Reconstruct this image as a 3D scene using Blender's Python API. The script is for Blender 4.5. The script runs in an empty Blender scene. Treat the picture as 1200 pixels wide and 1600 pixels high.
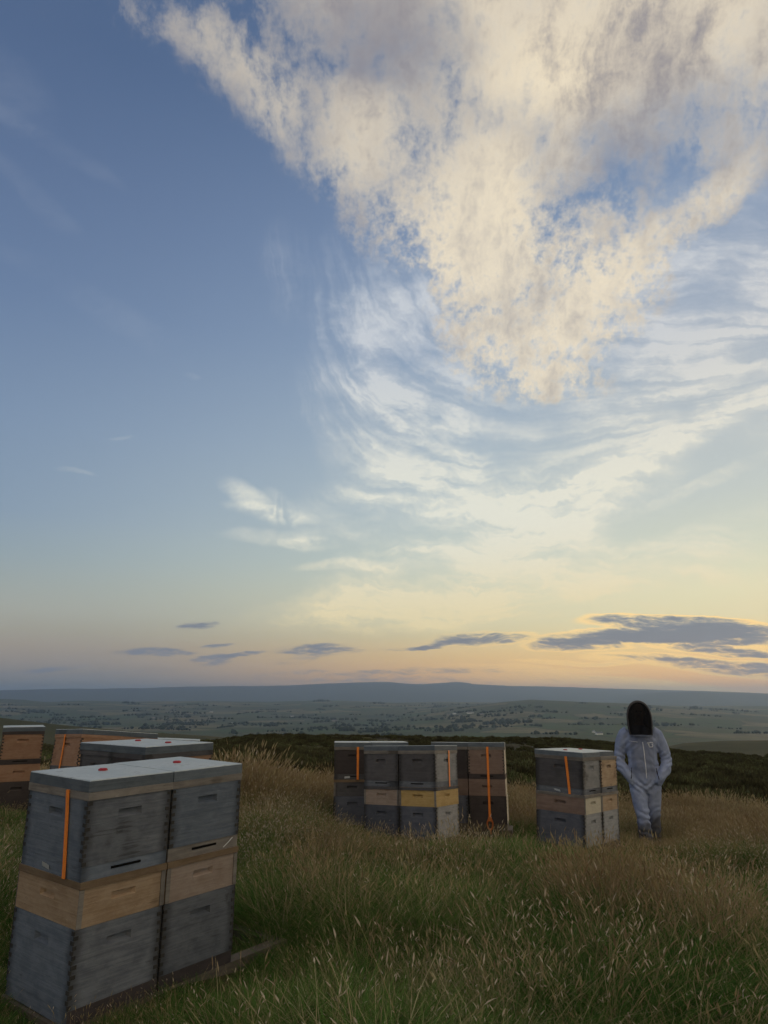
import bpy, bmesh, math, random
import numpy as np
from mathutils import Vector, Matrix
R = math.radians
scene = bpy.context.scene
col = scene.collection

# ------------------------------------------------------------------ camera
PITCH = R(15.3)
cam_data = bpy.data.cameras.new('camera')
cam = bpy.data.objects.new('camera', cam_data)
col.objects.link(cam)
cam_data.sensor_fit = 'VERTICAL'
cam_data.sensor_height = 36.0
cam_data.lens = 36.0 * 1063.0 / 1600.0
cam_data.clip_start = 0.05
cam_data.clip_end = 120000.0
cam.location = (0, 0, 0)
cam.rotation_euler = (R(90) + PITCH, 0, 0)
scene.camera = cam

# ------------------------------------------------------------------ render settings
scene.render.engine = 'CYCLES'
scene.cycles.use_denoising = True
scene.cycles.use_adaptive_sampling = True
scene.cycles.adaptive_threshold = 0.035
scene.cycles.adaptive_min_samples = 16
scene.cycles.max_bounces = 5
scene.cycles.diffuse_bounces = 2
scene.cycles.glossy_bounces = 2
scene.cycles.transparent_max_bounces = 12
scene.cycles.volume_bounces = 0
scene.view_settings.view_transform = 'Standard'
scene.view_settings.look = 'None'
scene.view_settings.gamma = 1.0
scene.view_settings.use_curve_mapping = False
scene.view_settings.exposure = 0.0

# ------------------------------------------------------------------ sky
SUN_AZ, SUN_EL = R(46.0), R(3.5)          # azimuth clockwise from the view direction (+Y)
world = bpy.data.worlds.new('World')
scene.world = world
world.use_nodes = True
wt = world.node_tree
wt.nodes.clear()


class V:
    """a shader value with arithmetic: every operation adds a Math node"""
    tree = wt

    def __init__(self, s):
        self.s = s

    @staticmethod
    def m(op, a, b=None, c=None, clamp=False):
        n = V.tree.nodes.new('ShaderNodeMath')
        n.operation = op
        n.use_clamp = clamp
        for i, x in enumerate((a, b, c)):
            if x is None:
                continue
            if isinstance(x, V):
                V.tree.links.new(x.s, n.inputs[i])
            else:
                n.inputs[i].default_value = float(x)
        return V(n.outputs[0])

    def __add__(s, o): return V.m('ADD', s, o)
    __radd__ = __add__
    def __sub__(s, o): return V.m('SUBTRACT', s, o)
    def __rsub__(s, o): return V.m('SUBTRACT', o, s)
    def __mul__(s, o): return V.m('MULTIPLY', s, o)
    __rmul__ = __mul__
    def __truediv__(s, o): return V.m('DIVIDE', s, o)
    def __rtruediv__(s, o): return V.m('DIVIDE', o, s)
    def __pow__(s, o): return V.m('POWER', s, o)
    def clamp(s): return V.m('ADD', s, 0.0, clamp=True)


def vmax(a, b): return V.m('MAXIMUM', a, b)
def vmin(a, b): return V.m('MINIMUM', a, b)
def vsqrt(a): return V.m('SQRT', a)


def sstep(x, lo, hi):
    n = V.tree.nodes.new('ShaderNodeMapRange')
    n.interpolation_type = 'SMOOTHSTEP'
    V.tree.links.new(x.s, n.inputs['Value'])
    n.inputs['From Min'].default_value = lo
    n.inputs['From Max'].default_value = hi
    return V(n.outputs['Result'])


def vec(x, y, z=0.0):
    n = V.tree.nodes.new('ShaderNodeCombineXYZ')
    for i, c in enumerate((x, y, z)):
        if isinstance(c, V):
            V.tree.links.new(c.s, n.inputs[i])
        else:
            n.inputs[i].default_value = float(c)
    return n.outputs[0]


def noise(v, scale=1.0, detail=4.0, rough=0.55, dist=0.0, out='Fac', dim='2D'):
    n = V.tree.nodes.new('ShaderNodeTexNoise')
    n.noise_dimensions = dim
    V.tree.links.new(v, n.inputs['Vector'])
    n.inputs['Scale'].default_value = scale
    n.inputs['Detail'].default_value = detail
    n.inputs['Roughness'].default_value = rough
    n.inputs['Distortion'].default_value = dist
    return V(n.outputs['Fac']) if out == 'Fac' else n.outputs['Color']


def mixc(fac, a, b):
    n = V.tree.nodes.new('ShaderNodeMix')
    n.data_type = 'RGBA'
    n.clamp_factor = True
    if isinstance(fac, V):
        V.tree.links.new(fac.s, n.inputs[0])
    else:
        n.inputs[0].default_value = fac
    for i, c in ((6, a), (7, b)):
        if isinstance(c, tuple):
            n.inputs[i].default_value = (*c, 1)
        else:
            V.tree.links.new(c, n.inputs[i])
    return n.outputs[2]


def srgb(r, g, b):
    f = lambda c: (c / 255 / 12.92) if c <= 10 else ((c / 255 + 0.055) / 1.055) ** 2.4
    return (f(r), f(g), f(b))


# --- directions: every cloud is placed by its direction in the sky.
# chart = stereographic chart of the sky around a point in the west-north-west
CH_AZ, CH_EL = 0.0, R(24)
ch_f = Vector((math.sin(CH_AZ) * math.cos(CH_EL), math.cos(CH_AZ) * math.cos(CH_EL), math.sin(CH_EL)))
ch_r = Vector((math.cos(CH_AZ), -math.sin(CH_AZ), 0))
ch_u = ch_r.cross(ch_f)


def px_dir(x, y):
    """sky direction of a spot noted on the photograph (x, y in 1200 x 1600)"""
    c, s = math.cos(PITCH), math.sin(PITCH)
    dx, dy, dz = (x - 600) / 1063.0, 1.0, (800 - y) / 1063.0
    return Vector((dx, dy * c - dz * s, dy * s + dz * c)).normalized()


def chart(d):
    k = 100.0 / (1 + d.dot(ch_f))
    return (d.dot(ch_r) * k, d.dot(ch_u) * k)


def cpx(x, y):
    return chart(px_dir(x, y))


tc = wt.nodes.new('ShaderNodeTexCoord')


def dotc(v):
    n = wt.nodes.new('ShaderNodeVectorMath')
    n.operation = 'DOT_PRODUCT'
    wt.links.new(tc.outputs['Generated'], n.inputs[0])
    n.inputs[1].default_value = v
    return V(n.outputs['Value'])


kf = 100.0 / vmax(dotc(ch_f) + 1.0, 0.02)
CX = dotc(ch_r) * kf
CY = dotc(ch_u) * kf
sepn = wt.nodes.new('ShaderNodeSeparateXYZ')
wt.links.new(tc.outputs['Generated'], sepn.inputs[0])
DX, DY, DZ = (V(sepn.outputs[i]) for i in range(3))
# cloud-deck coordinates: where the sight line meets a flat layer overhead
inv = 1.0 / (vmax(DZ, 0.0) + 0.10)
PX, PY = DX * inv, DY * inv
EL = V.m('ARCSINE', DZ) * (180 / math.pi)
SUN_H = (math.sin(SUN_AZ), math.cos(SUN_AZ), 0.0)
SD = dotc(SUN_H)                      # 1 towards the sunset, -1 away from it

# warps of the chart so that outlines are ragged
def vm(op, a, b, c=None):
    n = wt.nodes.new('ShaderNodeVectorMath')
    n.operation = op
    for i, x in enumerate((a, b, c)):
        if x is None:
            continue
        if isinstance(x, tuple):
            n.inputs[i].default_value = x
        else:
            wt.links.new(x, n.inputs[i])
    return n.outputs[0]


P0 = vec(CX, CY, 1.0)             # third component 1: offsets fold into dot products
wcol = vm('SUBTRACT', noise(P0, 0.075, 6, 0.62, out='Color'), (0.5, 0.5, 0.5))
lcol = vm('SUBTRACT', noise(vm('MULTIPLY', P0, (0.35, 1.6, 1.0)), 0.30, 4, 0.6, out='Color'), (0.5, 0.5, 0.5))
sw = wt.nodes.new('ShaderNodeSeparateXYZ')
wt.links.new(wcol, sw.inputs[0])
W1, W2 = V(sw.outputs[0]), V(sw.outputs[1])
WARP = {0: P0, 2: vm('MULTIPLY_ADD', wcol, (3.0, 2.2, 0.0), P0), 6: vm('MULTIPLY_ADD', wcol, (7.0, 6.0, 0.0), P0),
        'low': vm('MULTIPLY_ADD', lcol, (4.0, 1.1, 0.0), P0)}


def split(v):
    n = wt.nodes.new('ShaderNodeSeparateXYZ')
    wt.links.new(v, n.inputs[0])
    x, y = V(n.outputs[0]), V(n.outputs[1])
    return vec(x, x, x), vec(y, y, y)


WXY = {k: split(v) for k, v in WARP.items()}


def total(lst, warp=None):
    """sum of soft ellipses in the chart, three to a vector; each is (x, y, rx, ry, angle, weight[, warp]) noted in photograph units"""
    groups = {}
    for b in lst:
        w = b[6] if len(b) > 6 else (6 if warp is None else warp)
        groups.setdefault(w, []).append(b)
    t = None
    for w, bl in groups.items():
        X, Y = WXY[w]
        for i in range(0, len(bl), 3):
            co = []
            for b in (bl[i:i + 3] + [None, None])[:3]:
                if b is None:
                    co.append((0, 0, 9, 0, 0, 9, 0))
                    continue
                x, y, rx, ry, ang, wt_ = b[:6]
                cx, cy = cpx(x, y)
                ex, ey = cpx(x + 4, y)
                k = math.hypot(ex - cx, ey - cy) / 4
                c, q = math.cos(R(ang)), math.sin(R(ang))
                kx, ky = 1 / (rx * k * 1.9), 1 / (ry * k * 1.9)
                co.append((c * kx, q * kx, -(cx * c + cy * q) * kx, -q * ky, c * ky, (cx * q - cy * c) * ky, wt_))
            a1, a2, a3, b1, b2, b3, ws = (tuple(r) for r in zip(*co))
            u = vm('MULTIPLY_ADD', X, a1, vm('MULTIPLY_ADD', Y, a2, a3))
            uu = vm('MULTIPLY', u, u)
            v = vm('MULTIPLY_ADD', X, b1, vm('MULTIPLY_ADD', Y, b2, b3))
            d2 = vm('MULTIPLY_ADD', v, v, uu)
            m = wt.nodes.new('ShaderNodeMapRange')
            m.data_type = 'FLOAT_VECTOR'
            m.interpolation_type = 'SMOOTHSTEP'
            wt.links.new(d2, m.inputs['Vector'])
            for nm, val in ((7, 0.0), (8, 1.0), (9, 1.0), (10, 0.0)):
                m.inputs[nm].default_value = (val,) * 3
            d = wt.nodes.new('ShaderNodeVectorMath')
            d.operation = 'DOT_PRODUCT'
            wt.links.new(m.outputs['Vector'], d.inputs[0])
            d.inputs[1].default_value = ws
            r = V(d.outputs['Value'])
            t = r if t is None else t + r
    return t


def half(x, y, nx, ny, lo, hi, wx=0.0):
    """soft half plane in the chart through a spot, growing along (nx, ny) (up is +ny)"""
    cx, cy = cpx(x, y)
    l = math.hypot(nx, ny)
    d = (CX - cx) * (nx / l) + (CY - cy) * (ny / l)
    if wx:
        d = d + (W1 + W2) * wx
    return sstep(d, lo, hi)


#SKYBODY
# --- clear sky: Nishita, its tone balanced by elevation and by the side of the sunset
nis = wt.nodes.new('ShaderNodeTexSky')
nis.sky_type = 'NISHITA'
nis.sun_disc = False
nis.sun_elevation = SUN_EL
nis.sun_rotation = SUN_AZ
nis.altitude = 300
nis.air_density, nis.dust_density, nis.ozone_density = 1.0, 1.0, 3.0


def ramp(fac, stops):
    n = wt.nodes.new('ShaderNodeValToRGB')
    wt.links.new(fac.s, n.inputs[0])
    e = n.color_ramp.elements
    while len(e) < len(stops):
        e.new(0.5)
    for i, (p, c) in enumerate(sorted(stops)):
        e[i].position = p
        e[i].color = (*c, 1)
    return n.outputs[0]


def elp(x, y):
    return (math.degrees(math.asin(px_dir(x, y).z)) + 6) / 96


EF = (EL + 6.0) * (1 / 96)
east = [(elp(50, y), srgb(*c)) for y, c in (
    (1100, (104, 114, 126)), (1082, (116, 124, 133)), (1064, (146, 143, 143)), (1035, (164, 153, 145)), (1010, (170, 158, 145)), (985, (171, 166, 152)),
    (950, (172, 174, 165)), (915, (162, 171, 169)), (870, (149, 165, 174)), (800, (136, 156, 178)),
    (650, (126, 147, 175)), (450, (106, 128, 162)), (250, (95, 116, 151)), (20, (80, 102, 138)))] + [(1.0, srgb(62, 82, 115))]
west = [(elp(1150, y), srgb(*c)) for y, c in (
    (1100, (290, 190, 110)), (1080, (290, 200, 112)), (1055, (285, 212, 122)), (1020, (268, 220, 138)), (985, (248, 225, 166)), (960, (236, 226, 182)),
    (920, (234, 229, 192)), (890, (224, 225, 197)), (850, (210, 218, 202)), (760, (192, 205, 205)), (640, (174, 190, 201)),
    (480, (154, 173, 195)), (300, (136, 157, 186)), (20, (112, 134, 167)))] + [(1.0, srgb(66, 92, 130))]
tw = sstep(EL, 2.0, 13.0)
base = mixc(sstep(SD, 0.05, 0.97) * tw + sstep(SD, 0.33, 0.99) * (1.0 - tw), ramp(EF, east), ramp(EF, west))
nisS = wt.nodes.new('ShaderNodeVectorMath')
nisS.operation = 'SCALE'
wt.links.new(nis.outputs[0], nisS.inputs[0])
nisS.inputs['Scale'].default_value = 0.22
nmin = wt.nodes.new('ShaderNodeVectorMath')
nmin.operation = 'MINIMUM'
wt.links.new(nisS.outputs[0], nmin.inputs[0])
nmin.inputs[1].default_value = (1.0, 0.8, 0.6)
sky_c = mixc(0.08, base, nmin.outputs[0])

# --- thin cirrus: fibres bent round the gap in the middle of the fan
# (they fall steeply on the left, then bend along a line rising to the right)
fcx, fcy = cpx(430, 900)
ux = vmax(CX - fcx + W1 * 3.5, 0.05)
vy = vmax((CY - fcy) - (CX - fcx) * 0.30 + W2 * 3.0, 0.05)
fluff = noise(vm('MULTIPLY_ADD', WARP[2], (0.8, 1.30, 0.0), (7.0, 3.0, 0.0)), 0.17, 8, 0.68)
fan = noise(vec(vsqrt(ux * vy) * 1.05 + fluff * 0.5, (ux - vy) * 0.09 + W1 * 0.6), 1.0, 7, 0.60)
flat = noise(vm('MULTIPLY', WARP[6], (0.10, 0.75, 1.0)), 1.0, 7, 0.68)
mixf = sstep(vy, 0.6, 4.0)
fib = fan * mixf + flat * (1.0 - mixf)
cir_m = total((
    (650, 500, 90, 110, 10, .40), (690, 570, 30, 120, 14, .45), (590, 600, 60, 120, -12, .36), (570, 520, 40, 90, 0, .22),
    (620, 680, 110, 55, -32, .68), (720, 715, 120, 70, -15, .62),
    (740, 790, 180, 42, 5, .85), (880, 775, 130, 42, 25, .85),
    (690, 812, 120, 18, -6, .45), (850, 825, 110, 20, 25, .5),
    (1090, 668, 170, 14, 27, .85, 2), (985, 722, 110, 20, 27, .75, 2), (1180, 625, 80, 14, 26, .5, 2),
    (1130, 742, 110, 8, 27, .5, 2), (1140, 812, 140, 12, 22, .34, 2),
    (1060, 490, 190, 110, 12, .72), (1150, 570, 160, 90, 15, .72), (1000, 640, 120, 60, 20, .45), (850, 640, 110, 60, 0, .25), (1150, 440, 120, 60, 10, .3),
    (740, 868, 140, 32, 10, 1.1), (690, 932, 190, 26, 4, 1.3), (890, 905, 200, 36, 10, .95), (830, 950, 150, 20, 0, .7, 2),
    (640, 968, 160, 14, 2, .6, 2), (1050, 905, 220, 12, 6, .5, 2), (1090, 855, 170, 26, 14, .2)))
wisp_m = total((
    (398, 782, 36, 12, -38, .55, 2), (428, 802, 44, 9, -14, .55, 2), (487, 853, 34, 7, -2, .6, 2), (448, 790, 26, 9, -40, .25, 2),
    (430, 842, 50, 9, -8, .30, 2), (545, 883, 52, 6, 2, .5, 2), (530, 835, 70, 10, 8, .22, 2), (660, 857, 60, 3.5, 6, .4, 2),
    (90, 230, 75, 12, -30, .06, 2), (75, 320, 60, 14, -48, .06, 2), (20, 150, 70, 36, -40, .04), (1090, 668, 170, 9, 27, .55, 2), (950, 738, 90, 10, 24, .45, 2), (780, 800, 130, 10, 4, .4, 2),
    (160, 480, 120, 16, -32, .05, 2), (460, 420, 22, 50, 0, .08), (485, 470, 70, 20, -50, .06, 2),
    (297, 584, 10, 3.5, -15, .25, 2), (203, 684, 14, 2.5, 0, .12, 2), (128, 736, 20, 3, -10, .12, 2), (560, 500, 30, 70, 20, .15)))
tex = (0.20 + 1.18 * sstep(fib, 0.28, 0.76)) * (0.26 + 1.05 * sstep(fluff, 0.28, 0.74))
cirrus = cir_m * tex + wisp_m * (0.05 + 1.9 * sstep(fluff * 0.6 + fib * 0.4, 0.36, 0.66))
# the same thin cloud goes on, patchy, over the rest of the sky
away = 1.0 - total(((560, 700, 900, 900, 0, 1.0, 0),))
rest = noise(vec(PX, PY), 0.55, 6, 0.6, 0.6)
cirrus = cirrus + away * sstep(rest, 0.56, 0.84) * 0.45 * sstep(EL, 1.0, 14.0)

# --- altocumulus: a broad wedge that grows towards the upper right
e1 = half(590, 290, 0.66, 0.75, -5.0, 12.0, 9.0)
e2 = half(1050, 375, -0.46, 0.89, -4.0, 13.0, 11.0)
wedge = e1 * e2
tip = total((
    (835, 440, 120, 100, 0, .62), (800, 550, 90, 50, 20, .52), (880, 598, 60, 22, 0, .5, 2),
    (740, 350, 80, 90, 0, .6), (690, 240, 120, 120, 0, .8), (950, 490, 70, 40, 25, .35), (1040, 375, 110, 30, 35, .55),
    (1170, 290, 80, 30, 30, .45), (940, 400, 80, 60, 0, .35), (1150, 205, 100, 40, 30, .55),
    (270, 25, 90, 36, -30, .38), (370, 110, 70, 50, -40, .42), (490, 180, 90, 70, -40, .5)))
cells = noise(vm('MULTIPLY', WARP[2], (1.0, 0.62, 1.0)), 0.44, 9, 0.68)
lumps = noise(WARP[2], 0.10, 7, 0.62)
fine = noise(WARP[0], 1.25, 5, 0.68)
env = vmax(wedge * 1.15, tip)
gran = 1.0 - sstep(CY, cpx(820, 440)[1], cpx(820, 230)[1])
solid = sstep(wedge, 0.45, 0.95)
alto_d = env + (cells - 0.5) * (1.9 - 0.7 * solid) + (lumps - 0.5) * 1.0 + (fine - 0.5) * (0.6 + 1.7 * gran - 0.3 * solid)
alto = sstep(alto_d, 0.04, 1.28) * sstep(env, 0.02, 0.45) * (0.82 + 0.14 * solid)
# thick cloud shows its shaded underside, thin cloud and edges take the low light
core = total((
    (640, 120, 70, 120, 15, .55), (950, 180, 130, 110, 20, .50), (1130, 60, 130, 80, 20, .55), (870, 20, 130, 40, 0, .25),
    (900, 350, 70, 40, 0, .6), (560, 30, 110, 60, 0, .65), (720, 10, 110, 60, 0, .4), (650, 340, 40, 60, 0, .3)))
glow = total((
    (740, 250, 110, 130, 0, .6), (855, 90, 55, 60, 30, .6), (830, 500, 140, 130, 0, .5), (1090, 260, 150, 60, 30, .5), (500, 200, 90, 60, -40, .3)))
mottle = sstep((cells - 0.5) * 1.5 + (fine - 0.5) * 0.5 + (lumps - 0.5) * 0.6 - glow * 0.10 + 0.46, 0.12, 0.95)
dark = sstep(lumps * 0.9 + core * 0.34 - glow * 0.22 + (cells - 0.5) * 0.8, 0.34, 1.02)
alto_c = mixc(dark, mixc(mottle, srgb(250, 234, 203), srgb(200, 189, 174)), mixc(mottle, srgb(184, 174, 164), srgb(148, 144, 148)))
alto_c = mixc(sstep(EL, 52.0, 72.0), alto_c, srgb(140, 140, 148))

# --- low bars of stratocumulus against the afterglow
bars = total((
    (245, 1019, 46, 6, -2, 1), (306, 978, 26, 5, 0, 1), (340, 1031, 26, 8, 3, .9), (386, 1021, 22, 3.5, 6, .9), (340, 1007, 24, 2.4, 3, .7),
    (500, 1016, 48, 7, -2, .95), (470, 1032, 36, 4, 3, .45), (630, 1016, 50, 3, 5, .45), (752, 999, 50, 7.5, 3, 1), (690, 1009, 34, 4, 8, .6),
    (990, 992, 100, 9, 6, 1.1), (1040, 972, 80, 7, 3, 1), (905, 1009, 50, 6, 3, .9), (1100, 996, 110, 9, 3, 1.0),
    (1180, 984, 70, 7, 4, .8), (1150, 1018, 90, 6, 0, .9), (1010, 1027, 60, 5, 2, .5), (1160, 1046, 100, 10, 0, .9),
    (900, 1036, 70, 3, 2, .3), (700, 1046, 170, 5, 1, .30), (520, 1054, 170, 7, 1, .36), (930, 1064, 150, 5, 0, .30),
    (60, 1047, 50, 3, 0, .7), (130, 1057, 140, 4, 0, .4), (640, 1066, 130, 6, 0, .45)), 'low')
bar_rag = noise(vm('MULTIPLY', WARP[2], (0.42, 2.6, 1.0)), 1.15, 6, 0.72)
bars_d = bars + (bar_rag - 0.5) * 2.6 * sstep(bars, 0.02, 0.8)
# further bars low along the rest of the horizon
hz = noise(vec(V.m('ARCTAN2', DX, DY) * 3.0, EL * 0.55), 1.2, 4, 0.55)
outb = sstep(hz, 0.58, 0.70) * sstep(EL, 0.3, 1.5) * (1.0 - sstep(EL, 4.0, 7.0)) * (1.0 - sstep(DY, 0.80, 0.90))
bar_a = sstep(bars_d, 0.20, 1.10)
rim = (sstep(bars_d, -0.06, 0.26) * (1.0 - bar_a)) * sstep(SD, 0.70, 0.95)
bar_a = vmax(bar_a, outb * 0.8)

# --- compose from far to near
cir_c = mixc(sstep(EL, 3.0, 15.0), srgb(246, 226, 172), mixc(sstep(EL, 15.0, 30.0), srgb(236, 235, 220), srgb(205, 210, 216)))
out_c = mixc((cirrus * 0.82).clamp() * 0.90, sky_c, cir_c)
out_c = mixc(alto, out_c, alto_c)
out_c = mixc(rim * 0.9, out_c, srgb(285, 238, 150))
bar_c = mixc(sstep(SD, 0.3, 0.95), srgb(124, 131, 146), mixc(sstep(bars_d, 0.5, 1.5), srgb(134, 138, 150), srgb(106, 117, 138)))
out_c = mixc(bar_a * 0.88, out_c, bar_c)
# below the horizon the light is that of the dim land
bgn = wt.nodes.new('ShaderNodeBackground')
wt.links.new(out_c, bgn.inputs['Color'])
bgn.inputs['Strength'].default_value = 1.0
wo = wt.nodes.new('ShaderNodeOutputWorld')
wt.links.new(bgn.outputs[0], wo.inputs['Surface'])
world.cycles.sampling_method = 'MANUAL'
world.cycles.sample_map_resolution = 1024

# ------------------------------------------------------------------ sun, almost down and veiled by cloud
sun_d = bpy.data.lights.new('sun', 'SUN')
sun_d.energy = 0.9
sun_d.angle = R(12)
sun_d.color = (1.0, 0.72, 0.45)
sun = bpy.data.objects.new('sun', sun_d)
col.objects.link(sun)
sv = Vector((math.sin(SUN_AZ) * math.cos(SUN_EL), math.cos(SUN_AZ) * math.cos(SUN_EL), math.sin(SUN_EL)))
sun.rotation_euler = sv.to_track_quat('Z', 'Y').to_euler()
sun.location = sv * 100
# ================================================================== helpers
rng = np.random.default_rng(7)
random.seed(7)


class MB:
    """collects polygons and links them as ONE mesh object"""

    def __init__(self):
        self.v, self.f, self.m = [], [], []

    def add(self, vs, fs, mi=0):
        o = len(self.v)
        self.v += [tuple(p) for p in vs]
        self.f += [tuple(i + o for i in f) for f in fs]
        self.m += [mi] * len(fs)

    def box(self, x0, y0, z0, x1, y1, z1, mi=0, jit=0.0):
        vs = [(x, y, z) for z in (z0, z1) for x, y in ((x0, y0), (x1, y0), (x1, y1), (x0, y1))]
        if jit:
            vs = [tuple(c + random.uniform(-jit, jit) for c in p) for p in vs]
        self.add(vs, [(3, 2, 1, 0), (4, 5, 6, 7), (0, 1, 5, 4), (1, 2, 6, 5), (2, 3, 7, 6), (3, 0, 4, 7)], mi)

    def tube(self, pts, rad, n=8, mi=0, cap=True, flat=None):
        """tube through pts; rad a number or list; flat = (sx, sy) squashes the section"""
        pts = [Vector(p) for p in pts]
        rr = rad if isinstance(rad, (list, tuple)) else [rad] * len(pts)
        up = None
        rings = []
        for i, p in enumerate(pts):
            t = (pts[min(i + 1, len(pts) - 1)] - pts[max(i - 1, 0)]).normalized()
            if up is None:
                a = Vector((0, 0, 1)) if abs(t.z) < 0.9 else Vector((0, 1, 0))
                up = (a - t * a.dot(t)).normalized()
            else:
                up = (up - t * up.dot(t)).normalized()
            s = t.cross(up)
            fx, fy = flat or (1, 1)
            rings.append([p + (s * math.cos(k * 2 * math.pi / n) * fx + up * math.sin(k * 2 * math.pi / n) * fy) * rr[i] for k in range(n)])
        vs = [q for r in rings for q in r]
        fs = [(i * n + k, i * n + (k + 1) % n, (i + 1) * n + (k + 1) % n, (i + 1) * n + k) for i in range(len(pts) - 1) for k in range(n)]
        if cap:
            fs += [tuple(range(n - 1, -1, -1)), tuple((len(pts) - 1) * n + k for k in range(n))]
        self.add(vs, fs, mi)

    def mesh(self, name, mats, smooth=False):
        me = bpy.data.meshes.new(name)
        me.from_pydata(self.v, [], self.f)
        for m in (mats if isinstance(mats, (list, tuple)) else [mats]):
            me.materials.append(m)
        if any(self.m):
            me.polygons.foreach_set('material_index', self.m)
        if smooth:
            me.polygons.foreach_set('use_smooth', [True] * len(me.polygons))
        me.update()
        return me

    def build(self, name, mats, parent=None, smooth=False):
        return link(name, self.mesh(name, mats, smooth), parent)


def link(name, data, parent=None):
    o = bpy.data.objects.new(name, data)
    col.objects.link(o)
    if parent is not None:
        o.parent = parent
    return o


def tag(o, label=None, cat=None, group=None, kind=None):
    for k, v in (('label', label), ('category', cat), ('group', group), ('kind', kind)):
        if v:
            o[k] = v
    return o


def fast_mesh(name, verts, faces, mat, smooth=False):
    """numpy arrays -> mesh; faces (n, k) all of k corners"""
    me = bpy.data.meshes.new(name)
    nv, (nf, k) = len(verts), faces.shape
    me.vertices.add(nv)
    me.vertices.foreach_set('co', np.ascontiguousarray(verts, np.float32).ravel())
    me.loops.add(nf * k)
    me.loops.foreach_set('vertex_index', np.ascontiguousarray(faces, np.int32).ravel())
    me.polygons.add(nf)
    me.polygons.foreach_set('loop_start', np.arange(0, nf * k, k, dtype=np.int32))
    me.polygons.foreach_set('loop_total', np.full(nf, k, np.int32))
    if smooth:
        me.polygons.foreach_set('use_smooth', np.ones(nf, bool))
    me.materials.append(mat)
    me.update()
    me.validate()
    return me


# value noise in numpy for the lie of the land
_perm = rng.random((256, 256))


def vnoise(x, y):
    xi, yi = np.floor(x).astype(int), np.floor(y).astype(int)
    fx, fy = x - xi, y - yi
    fx, fy = fx * fx * (3 - 2 * fx), fy * fy * (3 - 2 * fy)
    g = lambda a, b: _perm[a & 255, b & 255]
    return (g(xi, yi) * (1 - fx) + g(xi + 1, yi) * fx) * (1 - fy) + (g(xi, yi + 1) * (1 - fx) + g(xi + 1, yi + 1) * fx) * fy


def fbm(x, y, o=4, gain=0.5):
    t, a, n = 0.0, 1.0, 0.0
    for i in range(o):
        t = t + (vnoise(x * 2 ** i + 17.3 * i, y * 2 ** i + 5.1 * i) - 0.5) * a
        n += a
        a *= gain
    return t / n * 2


# ---- material helpers
def new_mat(name):
    m = bpy.data.materials.new(name)
    m.use_nodes = True
    nt = m.node_tree
    V.tree = nt
    b = nt.nodes['Principled BSDF']
    return m, nt, b


def setc(b, key, val):
    s = b.inputs[key]
    if isinstance(val, V):
        V.tree.links.new(val.s, s)
    elif isinstance(val, tuple):
        s.default_value = (*val, 1) if len(val) == 3 and s.type == 'RGBA' else val
    elif isinstance(val, (int, float)):
        s.default_value = val
    else:
        V.tree.links.new(val, s)


def coords(kind='Object', scale=(1, 1, 1), rnd=0.0):
    t = V.tree.nodes.new('ShaderNodeTexCoord')
    n = V.tree.nodes.new('ShaderNodeMapping')
    V.tree.links.new(t.outputs[kind], n.inputs[0])
    n.inputs['Scale'].default_value = scale
    if rnd:
        oi = V.tree.nodes.new('ShaderNodeObjectInfo')
        r = V(oi.outputs['Random'])
        V.tree.links.new(vec(r * rnd, r * (rnd * 1.7), r * (rnd * 0.6)), n.inputs['Location'])
    return n.outputs[0]


def bump(height, strength, dist=0.01):
    n = V.tree.nodes.new('ShaderNodeBump')
    n.inputs['Strength'].default_value = strength
    n.inputs['Distance'].default_value = dist
    V.tree.links.new(height.s, n.inputs['Height'])
    return n.outputs[0]


def plain(name, c, rough=0.6, metal=0.0, vary=0.0, scale=8.0, spec=0.5):
    m, nt, b = new_mat(name)
    if vary:
        n = noise(coords(rnd=9.0), scale, 5, 0.6, dim='3D')
        setc(b, 'Base Color', mixc(sstep(n, 0.3, 0.7), tuple(x * (1 - vary) for x in c), tuple(min(1, x * (1 + vary)) for x in c)))
    else:
        setc(b, 'Base Color', c)
    setc(b, 'Roughness', rough)
    setc(b, 'Metallic', metal)
    setc(b, 'Specular IOR Level', spec)
    return m
# ================================================================== the lie of the land
# spots near the camera whose height is known from what stands on them (x, y, z; camera eye at 0)
_ctl = np.array([(0, 0, -1.36), (-1.1, 3.4, -1.30), (-1.6, 4.9, -1.27), (-2.8, 7.2, -1.25), (-4.0, 8.3, -1.27), (-2.4, 8.4, -1.33),
                 (.3, 7.5, -1.43), (-.2, 8.5, -1.47), (1.0, 8.5, -1.53), (2.1, 7.3, -1.50), (3.2, 9.0, -1.72), (3.5, 5, -1.47), (2.2, 3.2, -1.40),
                 (-4, 3.5, -1.2), (-7, 9, -1.15), (6.5, 8, -1.75), (0, 11, -1.70), (4, 11, -1.90), (-4, 12, -1.55), (8, 12, -2.1), (-9, 13, -1.5), (0, -4, -1.2)])
_A = np.c_[np.ones(len(_ctl)), _ctl[:, :2]]
_pl = np.linalg.lstsq(_A, _ctl[:, 2], rcond=None)[0]
_S = 3.0
_K = np.exp(-((_ctl[:, None, :2] - _ctl[None, :, :2]) ** 2).sum(-1) / (2 * _S * _S))
_W = np.linalg.solve(_K + 0.05 * np.eye(len(_ctl)), _ctl[:, 2] - _A @ _pl)
_px = np.arange(-300, 1501, 20.0)


def az_of_px(x):
    d = (np.asarray(x, float) - 600) / (1063 * math.cos(PITCH) + 290 * math.sin(PITCH))
    return np.degrees(np.arctan(d))


# skylines read from the photograph: (pixel x, elevation in radians)
def skyline(pts):
    xs, ys = np.array(pts, float).T
    return az_of_px(xs), (1090.8 - ys) / 1143.0


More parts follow.
